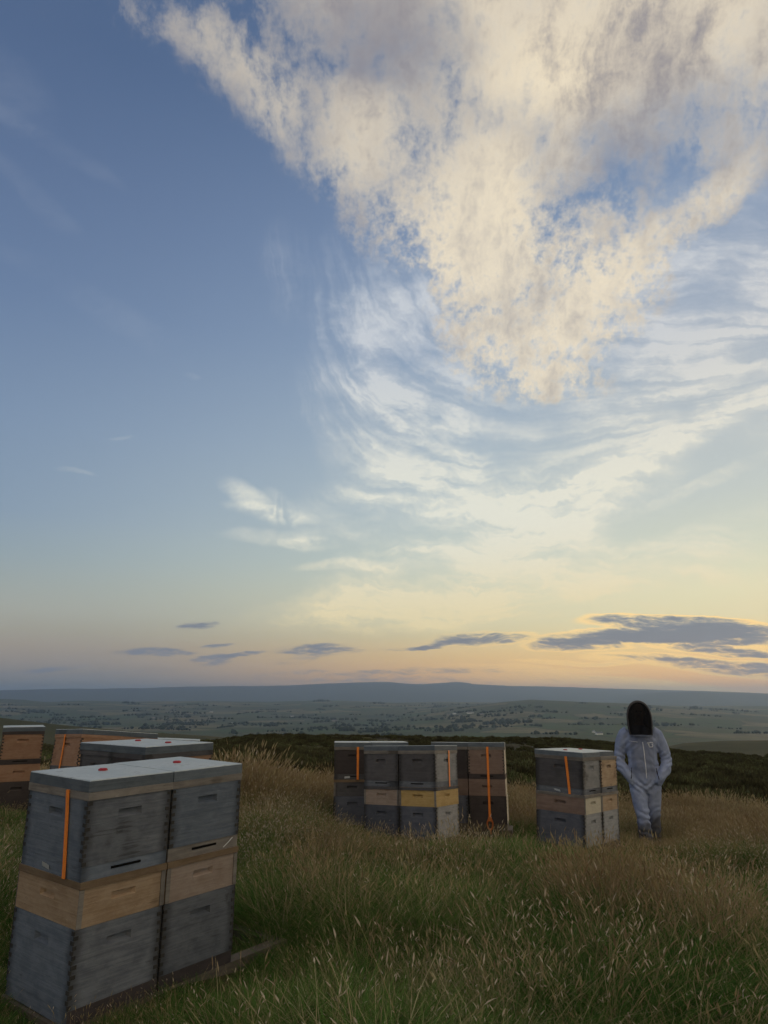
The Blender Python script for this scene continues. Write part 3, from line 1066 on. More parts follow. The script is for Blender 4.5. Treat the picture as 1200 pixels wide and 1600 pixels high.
def make_hive(label, cfg, idx, group='beehives standing in pairs on the moor'):
    """one hive of stacked boxes. cfg: low, sup, up = (end, side) colours; strap = local side or None; plug = red plug on the lid"""
    rnd = random.Random(100 + idx)
    j = lambda a: rnd.uniform(-a, a)
    e = link('beehive', None)
    tag(e, label, 'beehive', group)
    entrance_board(e, 'bottom_board', 0, H_FL, cfg.get('floor', 'stand'), slots=())
    put_box(e, 'lower_box', Z_LOW, Z_SUP, *cfg['low'], seed=idx * 7, rz=j(.006), dx=j(.003), dy=j(.003), joints=cfg.get('lowj', True))
    sup = put_box(e, 'super_box', Z_SUP + .001, Z_UF, *cfg['sup'], joints=False, hh=.028, hrel=.55, rz=j(.008), dx=j(.004), dy=j(.004), seed=idx)
    if cfg.get('rim', True):
        m = MB()
        t, h = .006, .026
        w, l = BW / 2 - .0005, BL / 2 - .0005
        z = H_SUP - h - .001
        for x0, y0, x1, y1 in ((-w - .002, -l - t, w + .002, -l), (-w - .002, l, w + .002, l + t), (-w - .0025, -l, -w, l), (w, -l, w + .0025, l)):
            m.box(x0, y0, z, x1, y1, z + h, jit=.0006)
        m.build('top_rim', WM[cfg.get('rimc', 'rim')], sup)
        for sx in (-1, 1):
            for sy in (-1, 1):
                m = MB()
                m.box(sx * (w - .010) - .0105, sy * (l + .001) - .0022, .002, sx * (w - .010) + .0105, sy * (l + .001) + .0022, z - .002)
                m.build('corner_batten', WM[cfg.get('batten', 'crown')], sup)
    fl = entrance_board(e, 'entrance_board', Z_UF + .001, H_UF - .002, cfg.get('uf', 'crown'), slots=cfg.get('slots', ('-y', '+y')))
    if cfg.get('clip'):
        m = MB()
        m.tube([(-.010, -(BL / 2 + .002), .010), (.014, -(BL / 2 + .007), .028), (.044, -(BL / 2 + .003), .046)], .0022, 6)
        k = m.build('hive_clip', M_clip, fl)
        k.location = (cfg['clip'], 0, 0)
    put_box(e, 'upper_box', Z_UP, Z_CR, *cfg['up'], seed=idx * 3, rz=j(.006), dx=j(.003), dy=j(.003))
    m = MB()
    w, l = BW / 2 + .003, BL / 2 + .004
    m.box(-w, -l, 0, w, l, H_CR, jit=.001)
    k = m.build('crown_board', WM[cfg.get('crown', 'crown')], e)
    k.location = (0, 0, Z_CR)
    # lid: a shallow tray with a folded edge
    lw, ll = .417, .518
    w, l, b_, h = lw / 2, ll / 2, .004, H_LID
    m = MB()
    ring = lambda ww, lll, z: [(-ww, -lll, z), (ww, -lll, z), (ww, lll, z), (-ww, lll, z)]
    m.add(ring(w, l, 0) + ring(w, l, h - b_) + ring(w - b_, l - b_, h), [(i, (i + 1) % 4, 4 + (i + 1) % 4, 4 + i) for i in range(4)], 1)
    m.add(ring(w, l, h - b_) + ring(w - b_, l - b_, h), [(i, (i + 1) % 4, 4 + (i + 1) % 4, 4 + i) for i in range(4)] + [(4, 5, 6, 7)], 0)
    m.add(ring(w, l, 0), [(3, 2, 1, 0)], 1)
    lid = m.build('lid', [M_lid, M_lidedge], e)
    lid.location = (0, cfg.get('lidy', 0) + j(.004), Z_LID)
    lid.rotation_euler = (j(.004), j(.004), cfg.get('lidr', 0) + j(.006))
    if cfg.get('plug', True):
        m = MB()
        px_, py_ = cfg.get('plugat', (0.0, 0.02))
        m.tube([(px_, py_, h - .001), (px_, py_, h + .006), (px_, py_, h + .010)], [.021, .021, .015], 14)
        m.build('red_plug', M_red, lid)
    if cfg.get('plate'):
        side, at = cfg['plate']
        m = MB()
        if side == '-x':
            m.add([(-BW / 2 - .0022, at - .035, .012), (-BW / 2 - .0022, at + .028, .020), (-BW / 2 - .0022, at + .034, .038), (-BW / 2 - .0022, at - .029, .030)], [(0, 1, 2, 3)])
        else:
            m.add([(at - .03, -BL / 2 - .0022, .012), (at + .03, -BL / 2 - .0022, .016), (at + .03, -BL / 2 - .0022, .036), (at - .03, -BL / 2 - .0022, .032)], [(0, 1, 2, 3)])
        m.build('number_plate', M_clip, fl)
    s = cfg.get('strap')
    if s:
        side, at, zlo = s[0], s[1], s[2]
        hw, t = .0125, .0022
        m = MB()
        if side in ('-x', '+x'):
            sx = -1 if side == '-x' else 1
            X = sx * (BW / 2)
            pth = [(X - sx * .10, Z_CR + H_CR + .0), (X + sx * .007, Z_CR + H_CR - .001), (X + sx * .0075, Z_CR), (X + sx * .0055, Z_CR - .05), (X + sx * .005, Z_UP), (X + sx * .006, Z_UF), (X + sx * .006, zlo)]
            cs = [(p[0], p[1]) for p in pth]
            lean = s[3] if len(s) > 3 else 0
            for (xa, za), (xb, zb) in zip(cs, cs[1:]):
                sh = lambda z: at + lean * (Z_CR - z)
                m.add([(xa, sh(za) - hw, za), (xa, sh(za) + hw, za), (xb, sh(zb) + hw, zb), (xb, sh(zb) - hw, zb),
                       (xa + sx * t, sh(za) - hw, za), (xa + sx * t, sh(za) + hw, za), (xb + sx * t, sh(zb) + hw, zb), (xb + sx * t, sh(zb) - hw, zb)],
                      [(0, 1, 2, 3), (4, 5, 6, 7), (0, 3, 7, 4), (1, 2, 6, 5)])
        else:
            sy = -1 if side == '-y' else 1
            Y = sy * (BL / 2)
            pth = [(Y - sy * .10, Z_CR + H_CR), (Y + sy * .007, Z_CR + H_CR - .001), (Y + sy * .0075, Z_CR), (Y + sy * .0055, Z_CR - .05), (Y + sy * .005, Z_UP), (Y + sy * .008, Z_UF), (Y + sy * .010, zlo)]
            lean = s[3] if len(s) > 3 else 0
            for (ya, za), (yb, zb) in zip(pth, pth[1:]):
                sh = lambda z: at + lean * (Z_CR - z)
                m.add([(sh(za) - hw, ya, za), (sh(za) + hw, ya, za), (sh(zb) + hw, yb, zb), (sh(zb) - hw, yb, zb),
                       (sh(za) - hw, ya + sy * t, za), (sh(za) + hw, ya + sy * t, za), (sh(zb) + hw, yb + sy * t, zb), (sh(zb) - hw, yb + sy * t, zb)],
                      [(0, 1, 2, 3), (4, 5, 6, 7), (0, 3, 7, 4), (1, 2, 6, 5)])
        st = m.build('strap', M_strap, e)
        if cfg.get('buckle'):
            m = MB()
            y = -BL / 2 - .022
            zc = zlo - .045
            ring_ = [(at + .030 * math.cos(a), y, zc + .055 * math.sin(a)) for a in np.linspace(0, 2 * math.pi, 17)]
            m.tube(ring_, .009, 6, cap=False)
            m.box(at - .020, y - .012, zc + .030, at + .020, y + .012, zc + .075)
            m.tube([(at, y, zc - .045), (at + .006, y - .004, zc - .10)], [.011, .007], 6)
            m.build('buckle', M_buckle, st)
    return e


def pair_frame(near, yaw, tilt, along):
    """matrix of a pair: local x runs along the row of two hives, local y away along the long sides.
    near = lid-top near corner, along 'v' (row runs to the right, away) or 'u' (row runs to the left)"""
    tx, ty = tilt
    up = Vector((-tx, -ty, 1)).normalized()
    du = Vector((-math.cos(yaw), math.sin(yaw), 0))
    dv = Vector((math.sin(yaw), math.cos(yaw), 0))
    row = dv if along == 'v' else -du          # +x of the hives
    x = (row - up * row.dot(up)).normalized()
    y = up.cross(x)
    Mx = Matrix((x, y, up)).transposed().to_4x4()
    # centre of the row at lid-top level
    lw, ll = .4185, .520
    if along == 'v':
        c = Vector(near) + x * lw + y * (ll / 2)       # y axis = up x dv = du (points left, away)
    else:
        c = Vector(near) - x * lw + y * (ll / 2)
    Mx.translation = c - up * Z_TOP
    return Mx


def stand(label, Mx, x0, x1, over=0.0, group='timber stands under the hives'):
    """two bearers, cross pieces and feet down into the turf"""
    e = link('hive_stand', None)
    e.matrix_world = Mx
    tag(e, label, 'stand', group)
    for s in (-1, 1):
        m = MB()
        y = s * (BL / 2 - .035)
        m.box(x0, y - .034, -.075, x1, y + .034, -.002, jit=.002)
        m.build('bearer', WM['stand'], e)
    for x in (x0 + .03, (x0 + x1) / 2, x1 - .03):
        m = MB()
        m.box(x - .032, -BL / 2 + .07, -.062, x + .032, BL / 2 - .07, -.006, jit=.002)
        m.build('cross_piece', WM['stand'], e)
    for x in (x0 + .06, x1 - .06):
        for s in (-1, 1):
            y = s * (BL / 2 - .035)
            p = Mx @ Vector((x, y, 0))
            d = max(.05, p.z - hz(p.x, p.y) + .05)
            m = MB()
            m.box(x - .03, y - .03, -d, x + .03, y + .03, -.074)
            m.build('foot', WM['stand'], e)
    return e


def place(e, Mx, x, y=0.0, dz=0.0, rz=0.0):
    e.matrix_world = Mx @ Matrix.Translation((x, y, dz)) @ Matrix.Rotation(rz, 4, 'Z')


PAIR = 0.2105


def cfg(low, sup, up, **k):
    return dict(low=low, sup=sup, up=up, **k)


# near lid corner, yaw, tilt, row direction, stand span, stand label, then the hives at x = -PAIR and +PAIR: (label, colours)
PAIRS = [
    ((-1.240, 3.075, -.338), 37.3, (-.004, .022), 'v', (-.43, .80), 'long timber stand under the foremost grey hives, poking out to the right', [
        ('foremost grey beehive with a pine super and an orange strap, nearest the camera',
         cfg(('grey', 'bluegrey'), ('pine', 'pine'), ('grey', 'bluegrey'), uf='bluegrey', strap=('-x', -.10, Z_UF, -.11), plugat=(.02, .03), floor=('black', 'bluegrey'), plate=('-x', .03))),  # black ends of the bottom board paint the shade under the box
        ('grey beehive with a pale pine super, right-hand one of the foremost pair',
         cfg(('grey', 'grey'), ('pinegrey', 'pine'), ('bluegrey', 'grey'), uf='crown', plugat=(.01, .02), clip=.125, floor='black'))]),  # bottom board coloured black for the shadow beneath the lower box
    ((1.944, 7.035, -.513), 39.8, (-.043, -.016), 'v', (-.46, .46), 'dark timber stand under the hives next to the beekeeper', [
        ('grey beehive with white painted end and orange strap, left one beside the beekeeper',
         cfg(('white', 'navy'), ('cream', 'brown'), ('white', 'darkgrey'), uf='grey', strap=('-x', -.084, Z_UF, -.09), plate=('-x', .02), rimc='crown', lidr=.01)),
        ('beehive with warm tan upper box and super, right beside the beekeeper',
         cfg(('white', 'navy'), ('pine', 'brown'), ('pine', 'orange'), uf='grey', rimc='crown', lidr=-.02, lidy=.03))]),
    ((.501, 7.138, -.453), 31.5, (.006, -.066), 'u', (-.46, .46), 'dark timber stand under the front pair of the middle hives', [
        ('dark beehive with a half greyed pine super, left of the front pair in the middle',
         cfg(('navy', 'navy'), ('pinegrey', 'pine'), ('darkgrey', 'darkgrey'), uf='grey', rimc='darkgrey', plug=False)),
        ('beehive with a bright yellow super and orange strap on its pale side, in the middle',
         cfg(('navy', 'white'), ('yellow', 'yellow'), ('darkgrey', 'white'), uf='grey', strap=('+x', .046, Z_UF + .02, 0), rimc='darkgrey', plug=False))]),  # long side paler than the short end on lower and upper box
    ((1.367, 8.18, -.489), 11.6, (-.007, -.057), 'u', (-.46, .46), 'timber stand under the brown hives behind the middle group', [
        ('brown beehive half hidden behind the yellow-super hive',
         cfg(('navy', 'navy'), ('brown', 'brown'), ('black', 'brown'), uf='black', rim=False, plug=False)),
        ('brown beehive with a long orange strap and hanging buckle, right rear of the middle group',
         cfg(('black', 'cream'), ('brown', 'cream'), ('brown', 'cream'), uf='black', strap=('-y', .017, .10, 0), buckle=True, rim=False, plug=False))]),  # cream long sides: low sunset light on this face put into the colour
    ((.276, 8.165, -.485), -4.0, (0, -.03), 'u', (-.46, .46), 'timber stand under the dark hives at the left rear of the middle group', [
        ('dark brown beehive with orange strap, leftmost of the middle group',
         cfg(('navy', 'navy'), ('darkgrey', 'darkgrey'), ('black', 'black'), uf='darkgrey', strap=('-y', .057, Z_UF, 0), plate=('-y', -.06), plug=False)),
        ('beehive at the back of the middle group of which only the lid shows',
         cfg(('navy', 'navy'), ('darkgrey', 'darkgrey'), ('black', 'black'), uf='darkgrey', plug=False))]),
    ((-1.502, 4.541, -.296), 39.5, (.008, 0), 'u', (-.46, .46), 'timber stand under the second pair of hives on the left', [
        ('dark beehive with pale lid and red plug, left one just behind the foremost pair',
         cfg(('navy', 'navy'), ('pine', 'pine'), ('darkgrey', 'darkgrey'), uf='darkgrey', crown='darkgrey', plugat=(.02, .05))),
        ('pale lidded beehive with a warm wooden side just behind the foremost pair',
         cfg(('navy', 'orange'), ('pine', 'pine'), ('black', 'orange'), uf='darkgrey', crown='darkgrey', plugat=(.0, .04)))]),
    ((-2.887, 6.849, -.284), 38.4, (-.029, -.091), 'v', (-.46, .46), 'timber stand under the warm wooden hives at the left rear', [
        ('warm wooden beehive with an orange strap, at the left behind the second pair',
         cfg(('navy', 'navy'), ('orange', 'orange'), ('orange', 'orange'), uf='darkgrey', crown='orange', strap=('-x', .046, Z_UF, 0), plug=False)),
        ('warm wooden beehive next to the strapped one, at the left behind the second pair',
         cfg(('navy', 'navy'), ('orange', 'orange'), ('orange', 'orange'), uf='darkgrey', crown='orange', plug=False, lidr=-.02))]),
    ((-2.09, 8.10, -.462), -13.0, (-.045, -.04), 'u', (-.46, .46), 'timber stand under the farthest hives on the left', [
        ('farthest hive on the left, a dark lid seen over the warm wooden pair',
         cfg(('navy', 'navy'), ('orange', 'orange'), ('orange', 'orange'), uf='darkgrey', plug=False)),
        ('farthest hive on the left with only a strip of lid showing behind the red-plugged lids',
         cfg(('navy', 'navy'), ('orange', 'orange'), ('orange', 'orange'), uf='darkgrey', plug=False, lidy=.02))]),
    ((-3.80, 8.0, -.307), -28.0, (0, 0), 'u', (-.1, .46), 'timber stand under the wooden hive cut by the left edge', [
        None,
        ('warm wooden beehive on a black lower box, cut by the left picture edge',
         cfg(('black', 'black'), ('orange', 'orange'), ('orange', 'orange'), uf='black', rim=False, crown='black', plug=False))]),
]
HIVE_SPOTS = []
for pi, (near, yaw, tilt, along, span, slabel, hives) in enumerate(PAIRS):
    Mx = pair_frame(near, R(yaw), tilt, along)
    stand(slabel, Mx, *span)
    for k, h in enumerate(hives):
        if h is None:
            continue
        e = make_hive(h[0], h[1], pi * 2 + k + 1)
        place(e, Mx, (-PAIR, PAIR)[k], random.uniform(-.004, .004), 0.0, random.uniform(-.004, .004))
        c = Mx @ Vector(((-PAIR, PAIR)[k], 0, 0))
        HIVE_SPOTS.append((c.x, c.y, Mx, span))
# ================================================================== the beekeeper
def ring_loft(rings, n=20):
    """closed surface through elliptical rings (cx, cy, cz, rx, ry[, axis]); axis = direction of the tube there"""
    m = MB()
    vs, fs = [], []
    k = len(rings)
    for i, r in enumerate(rings):
        c = Vector(r[:3])
        a = Vector(rings[max(i - 1, 0)][:3])
        b = Vector(rings[min(i + 1, k - 1)][:3])
        t = (b - a).normalized()
        side = Vector((1, 0, 0)) - t * t.x
        side = side.normalized() if side.length > .2 else Vector((0, 0, 1)).cross(t).normalized()
        fw = t.cross(side)
        for q in range(n):
            an = 2 * math.pi * q / n
            vs.append(c + side * math.cos(an) * r[3] + fw * math.sin(an) * r[4])
    for i in range(k - 1):
        for q in range(n):
            fs.append((i * n + q, i * n + (q + 1) % n, (i + 1) * n + (q + 1) % n, (i + 1) * n + q))
    fs.append(tuple(range(n - 1, -1, -1)))
    fs.append(tuple((k - 1) * n + q for q in range(n)))
    m.add(vs, fs)
    return m


def merged(mbs, voxel, smooth_it):
    """one continuous skin round the given shapes"""
    big = MB()
    for a in mbs:
        big.add(a.v, a.f)
    me = big.mesh('tmp', [])
    o = bpy.data.objects.new('tmp', me)
    col.objects.link(o)
    r = o.modifiers.new('r', 'REMESH')
    r.mode = 'VOXEL'
    r.voxel_size = voxel
    s = o.modifiers.new('s', 'SMOOTH')
    s.factor = 0.5
    s.iterations = smooth_it
    dg = bpy.context.evaluated_depsgraph_get()
    out = bpy.data.meshes.new_from_object(o.evaluated_get(dg))
    bpy.data.objects.remove(o)
    bpy.data.meshes.remove(me)
    return out


def suit_mat():
    m, nt, b = new_mat('bee_suit_cloth')
    P = coords('Object')
    s = nt.nodes.new('ShaderNodeSeparateXYZ')
    nt.links.new(P, s.inputs[0])
    z = V(s.outputs[2])
    n = noise(P, 9.0, 5, 0.6, dim='3D')
    n2 = noise(P, 3.5, 3, 0.55, dim='3D')
    weave = noise(P, 160.0, 2, 0.5, dim='3D')
    c = mixc(sstep(n, 0.3, 0.7), (0.245, 0.290, 0.43), (0.335, 0.38, 0.52))
    dirt = sstep(0.56 - z + (n2 - 0.5) * 0.5 + (n - 0.5) * 0.3, 0.06, 0.26)
    c = mixc(dirt * 0.85, c, (0.070, 0.066, 0.066))
    patch = sstep(n2 * 0.6 + n * 0.4, 0.56, 0.68) * 0.35
    c = mixc(patch, c, (0.150, 0.145, 0.155))
    x = V.m('ABSOLUTE', V(s.outputs[0]))
    panel = (1.0 - sstep(x, 0.13, 0.16)) * sstep(z, 0.80, 0.90)
    c = mixc(panel * 0.42, c, (0.12, 0.125, 0.155))
    setc(b, 'Base Color', c)
    setc(b, 'Roughness', 0.85)
    setc(b, 'Specular IOR Level', 0.2)
    setc(b, 'Normal', bump(weave * 0.4 + n, 0.25, 0.01))
    return m


M_suit = suit_mat()
M_boot = plain('boot_rubber', (0.045, 0.046, 0.05), 0.6, vary=0.3, scale=14)
M_skin = plain('skin', (0.42, 0.27, 0.20), 0.55)
M_zip = plain('zip_white', (0.74, 0.74, 0.76), 0.6)
M_pocket_shade = plain('pocket_shadow', (0.05, 0.05, 0.06), 0.9, spec=0.1)
M_hoop = plain('hoop_grey', (0.070, 0.066, 0.070), 0.6, spec=0.1)
M_hood = plain('hood_black', (0.018, 0.018, 0.020), 0.85, spec=0.1)
m, nt, b = new_mat('veil_mesh')
tr = nt.nodes.new('ShaderNodeBsdfTransparent')
mx = nt.nodes.new('ShaderNodeMixShader')
mx.inputs[0].default_value = 0.91
b.inputs['Base Color'].default_value = (0.010, 0.010, 0.011, 1)
b.inputs['Roughness'].default_value = 0.8
b.inputs['Specular IOR Level'].default_value = 0.08
nt.links.new(tr.outputs[0], mx.inputs[1])
nt.links.new(b.outputs[0], mx.inputs[2])
nt.links.new(mx.outputs[0], nt.nodes['Material Output'].inputs['Surface'])
M_veil = m

person = link('person', None)
PX0, PY0 = 3.235, 9.02
person.location = (PX0, PY0, hz(PX0, PY0) - 0.055)
person.rotation_euler = (0, 0, R(-17))
person.scale = (0.93, 0.95, 1.02)
tag(person, 'person in a white bee suit and black veiled hood, hands pocketed, beside the right-hand hives', 'person')
# torso, from the seat up to the neck; the figure faces -y, +x is the right of the picture
torso = ring_loft([
    (0.00, .015, .66, .150, .105), (0.00, .012, .72, .190, .128), (0.0, .005, .82, .200, .138), (.0, 0, .93, .195, .135), (0.0, -.004, 1.04, .188, .130),
    (-.002, -.004, 1.15, .198, .134), (-.004, 0, 1.25, .212, .132), (-.004, .008, 1.33, .205, .118), (-.004, .014, 1.385, .150, .095), (-.003, .01, 1.42, .085, .075), (0, .005, 1.45, .062, .065)], 24)
# his right leg (left in the picture) comes forward, the other pushes off
leg_a = ring_loft([(-.088, .0, .80, .105, .115), (-.098, -.015, .70, .108, .118), (-.090, -.055, .58, .098, .106), (-.078, -.095, .47, .088, .094), (-.070, -.115, .40, .086, .092),
                   (-.062, -.115, .30, .088, .092), (-.054, -.110, .20, .084, .090), (-.050, -.105, .13, .082, .090), (-.046, -.10, .10, .066, .072)], 18)
leg_b = ring_loft([(.092, .01, .80, .103, .115), (.098, .020, .70, .104, .114), (.092, .040, .57, .094, .100), (.084, .050, .46, .085, .090), (.078, .075, .38, .080, .086),
                   (.074, .105, .28, .084, .090), (.070, .130, .19, .080, .088), (.068, .140, .13, .080, .088), (.064, .14, .10, .064, .070)], 18)


def boot(x, y, yaw, pitch=0.0):
    c, s = math.cos(yaw), math.sin(yaw)
    rings = []
    for t, rx, rz, zz in ((.11, .042, .042, .054), (.06, .052, .058, .062), (0.0, .053, .066, .068), (-.07, .054, .048, .052), (-.14, .057, .040, .043), (-.19, .052, .031, .034), (-.215, .032, .020, .024)):
        lift = max(0.0, t) * pitch
        rings.append((x - t * s * -1 * -1, y + t * c, zz + lift, rx, rz))
    return ring_loft(rings, 14)


foot_a = boot(-.044, -.115, .1)
foot_b = boot(.064, .125, -.12, .45)
ank_a = ring_loft([(-.045, -.105, .22, .062, .066), (-.045, -.10, .10, .050, .056), (-.045, -.10, .05, .046, .055)], 14)
ank_b = ring_loft([(.066, .125, .22, .060, .064), (.064, .135, .11, .050, .056), (.064, .135, .06, .046, .055)], 14)


def arm(s):
    return ring_loft([(s * .150, .010, 1.345, .090, .085), (s * .205, .012, 1.315, .086, .084), (s * .248, .022, 1.23, .080, .084), (s * .280, .040, 1.13, .074, .078), (s * .300, .045, 1.04, .072, .076),
                      (s * .292, .020, .985, .072, .074), (s * .262, -.040, .93, .066, .068), (s * .228, -.085, .88, .058, .060), (s * .196, -.105, .84, .056, .050), (s * .175, -.108, .80, .050, .040), (s * .160, -.10, .76, .036, .03)], 16)


head = ring_loft([(0, -.012, 1.475, .030, .035), (0, -.018, 1.49, .052, .062), (0, -.016, 1.525, .066, .084), (0, -.008, 1.57, .073, .094), (0, .0, 1.62, .075, .097), (0, .006, 1.66, .066, .086), (0, .010, 1.69, .040, .055)], 18)
neck = ring_loft([(0, .005, 1.40, .060, .062), (0, 0, 1.46, .055, .058), (0, -.008, 1.52, .052, .055)], 14)
nose = ring_loft([(0, -.104, 1.595, .008, .008), (0, -.118, 1.565, .015, .012), (0, -.110, 1.552, .012, .008)], 8)
ears = [ring_loft([(s * .074, .005, 1.60, .010, .018), (s * .084, .012, 1.575, .010, .020), (s * .074, .006, 1.545, .008, .012)], 8) for s in (-1, 1)]
body_me = merged([torso, leg_a, leg_b, foot_a, foot_b, ank_a, ank_b, arm(-1), arm(1), head, neck, nose] + ears, 0.0095, 5)
nv = len(body_me.vertices)
co = np.empty(nv * 3, np.float32)
body_me.vertices.foreach_get('co', co)
co = co.reshape(-1, 3).astype(float)
no = np.empty(nv * 3, np.float32)
body_me.vertices.foreach_get('normal', no)
no = no.reshape(-1, 3).astype(float)
X_, Y_, Z_ = co.T
cloth = np.clip((1.40 - Z_) / .06, 0, 1) * np.clip((Z_ - .13) / .06, 0, 1)
wob = fbm(X_ * 7 + 3, Z_ * 7 + Y_ * 5, 3)
slack = np.zeros(nv)
# folds: rings round elbows, knees and ankles; drags from the crotch and armpits
for cx, cz, sx, sz, fr, dr, am in ((-.29, 1.02, .10, .13, 95, .55, .0085), (.29, 1.02, .10, .13, 95, -.55, .0085), (-.07, .42, .11, .11, 75, .25, .008), (.08, .42, .11, .11, 75, -.25, .008),
                                   (-.05, .21, .11, .09, 70, .5, .007), (.065, .22, .11, .09, 70, -.5, .007), (-.08, .72, .13, .10, 60, .9, .008), (.08, .72, .13, .10, 60, -.9, .008),
                                   (-.16, 1.22, .10, .12, 60, -1.1, .007), (.16, 1.22, .10, .12, 60, 1.1, .007), (0, .98, .2, .10, 55, .15, .006)):
    w = np.exp(-((X_ - cx) / sx) ** 2 - ((Z_ - cz) / sz) ** 2)
    slack += am * w * np.sin(fr * (Z_ + dr * (X_ - cx)) + 5 * wob)
disp = cloth * (1.0 * slack + .014 * fbm(X_ * 9, Z_ * 6 + Y_ * 9 + 5, 4))
co += no * disp[:, None]
body_me.vertices.foreach_set('co', co.astype(np.float32).ravel())
for mt in (M_suit, M_boot, M_skin):
    body_me.materials.append(mt)
cz = np.array([p.center[2] for p in body_me.polygons])
cy = np.array([p.center[1] for p in body_me.polygons])
mi = np.where(cz < .16, 1, np.where(cz > 1.435, 2, 0)).astype(np.int32)
body_me.polygons.foreach_set('material_index', mi)
body_me.polygons.foreach_set('use_smooth', np.ones(len(mi), bool))
body_me.name = 'body'
body_me.update()
body = link('body', body_me, person)
for s in (-1, 1):
    m = MB()
    m.tube([(s * .030, -.092, 1.60), (s * .030, -.100, 1.60), (s * .030, -.103, 1.60)], [.011, .009, .004], 8)
    m.build('eye', M_pocket_shade, person, True)

# hood: a dome of black cloth open in front, hoops, and the veil across the opening
HC = Vector((0, -.01, 1.325))


def hood_pt(u, v, r=1.0):
    """u 0..1 from the front edge of one side over the top to the other; v 0 (front rim) .. 1 (back)"""
    w, h, hs = .146 * r, .388 * r, .215      # half width, height, height of the straight sides
    arc = math.pi * w * .80
    tot = 2 * hs + arc
    d = u * tot
    if d < hs:
        x, zz = -w, d
    elif d > hs + arc:
        x, zz = w, tot - d
    else:
        a = math.pi * (d - hs) / arc
        x, zz = -w * math.cos(a), hs + (h - hs) * math.sin(a) ** .9
    g = zz / h
    x *= (.93 + .10 * math.sin(min(1, g * 1.4) * math.pi * .75)) * (1 - .26 * v * v)
    zz = 1.325 + zz * (1 - .22 * v * v)
    y = -.155 + .345 * v - .030 * (1 - v) * (1 - g) + .035 * g * g * (1 - v)
    return (x, y, zz)


m = MB()
NU, NV = 30, 9
vs = [hood_pt(i / NU, .12 + .88 * j / NV) for j in range(NV + 1) for i in range(NU + 1)]
fs = [(j * (NU + 1) + i, j * (NU + 1) + i + 1, (j + 1) * (NU + 1) + i + 1, (j + 1) * (NU + 1) + i) for j in range(NV) for i in range(NU)]
m.add(vs, fs)
vs2 = [tuple(Vector(p) * .985 + Vector((0, .0, .021))) for p in vs]
m.add(vs2, [f[::-1] for f in fs])
hood = m.build('hood', M_hood, person, True)
# back of the hood down to the shoulders
m = MB()
bk = [hood_pt(i / NU, 1.0) for i in range(NU + 1)]
m.add(bk + [(p[0] * .8, p[1] - .02, 1.33) for p in bk], [(i, i + 1, NU + 2 + i, NU + 1 + i) for i in range(NU)])
m.build('hood_back', M_hood, hood, True)
m = MB()
fr = [hood_pt(i / NU, .02) for i in range(NU + 1)]
ctr = []
rings_ = []
for k, (q, push) in enumerate(((1.0, 0), (.72, -.022), (.40, -.036), (.0, -.042))):
    rings_.append([(p[0] * q, p[1] + push, 1.335 + (p[2] - 1.335) * q + .0) for p in fr])
vs = [p for r in rings_ for p in r]
m.add(vs, [(k * (NU + 1) + i, k * (NU + 1) + i + 1, (k + 1) * (NU + 1) + i + 1, (k + 1) * (NU + 1) + i) for k in range(3) for i in range(NU)])
m.build('veil', M_veil, person, True)
for v, r, rd in ((.02, 1.0, .0085), (.16, 1.035, .0075), (.34, 1.06, .007)):
    m = MB()
    m.tube([hood_pt(i / 28, v, r) for i in range(29)], rd, 8)
    m.build('hoop', M_hoop, hood, True)
m = MB()
m.tube([(-.148, -.165, 1.333), (-.09, -.190, 1.322), (0, -.196, 1.318), (.09, -.190, 1.322), (.148, -.165, 1.333)], .009, 8)
m.build('veil_hem', M_suit, person, True)


def on_front(x, z, out=.004):
    """a spot on the front of the suit"""
    ok, loc, nrm, _ = body.ray_cast((x, -1.0, z), (0, 1, 0))
    return (loc + nrm * out) if ok else Vector((x, -.14, z))


def ribbon(pts, w, name, mat, parent, out=.004):
    m = MB()
    m.tube([on_front(x, z, out) for x, z in pts], w, 6, flat=(1, .5))
    return m.build(name, mat, parent, True)


bpy.context.view_layer.update()
ribbon([(.012 + .010 * math.sin((1.24 - z) * 5), z) for z in np.linspace(1.245, .83, 22)], .0052, 'front_zip', M_zip, person)
ribbon([(x, 1.248 + .004 * math.sin(x * 30)) for x in np.linspace(-.152, -.052, 10)], .0055, 'breast_pocket_trim', M_zip, person)
m = MB()
cs = [(-.150, 1.29), (-.050, 1.29), (-.050, 1.262), (-.150, 1.262)]
q = [on_front(x, z, .007) for x, z in cs]
m.add(q, [(0, 1, 2, 3)])
m.build('breast_pocket', M_suit, person)
# stitched emblem on the chest: a curled line over a small open box
ribbon([(.068, 1.222), (.072, 1.234), (.082, 1.238), (.090, 1.230), (.096, 1.236), (.110, 1.240), (.128, 1.238), (.142, 1.230)], .0050, 'emblem', M_zip, person)
ribbon([(.088, 1.228), (.085, 1.205), (.092, 1.188), (.112, 1.186), (.132, 1.190), (.134, 1.208), (.124, 1.222)], .0052, 'emblem', M_zip, person)
for s in (-1, 1):
    ribbon([(s * (.150 + .006 * k), .945 - .030 * k) for k in range(5)], .007, 'hip_pocket', M_pocket_shade, person, .001)  # dark strip paints the shade inside each pocket mouth
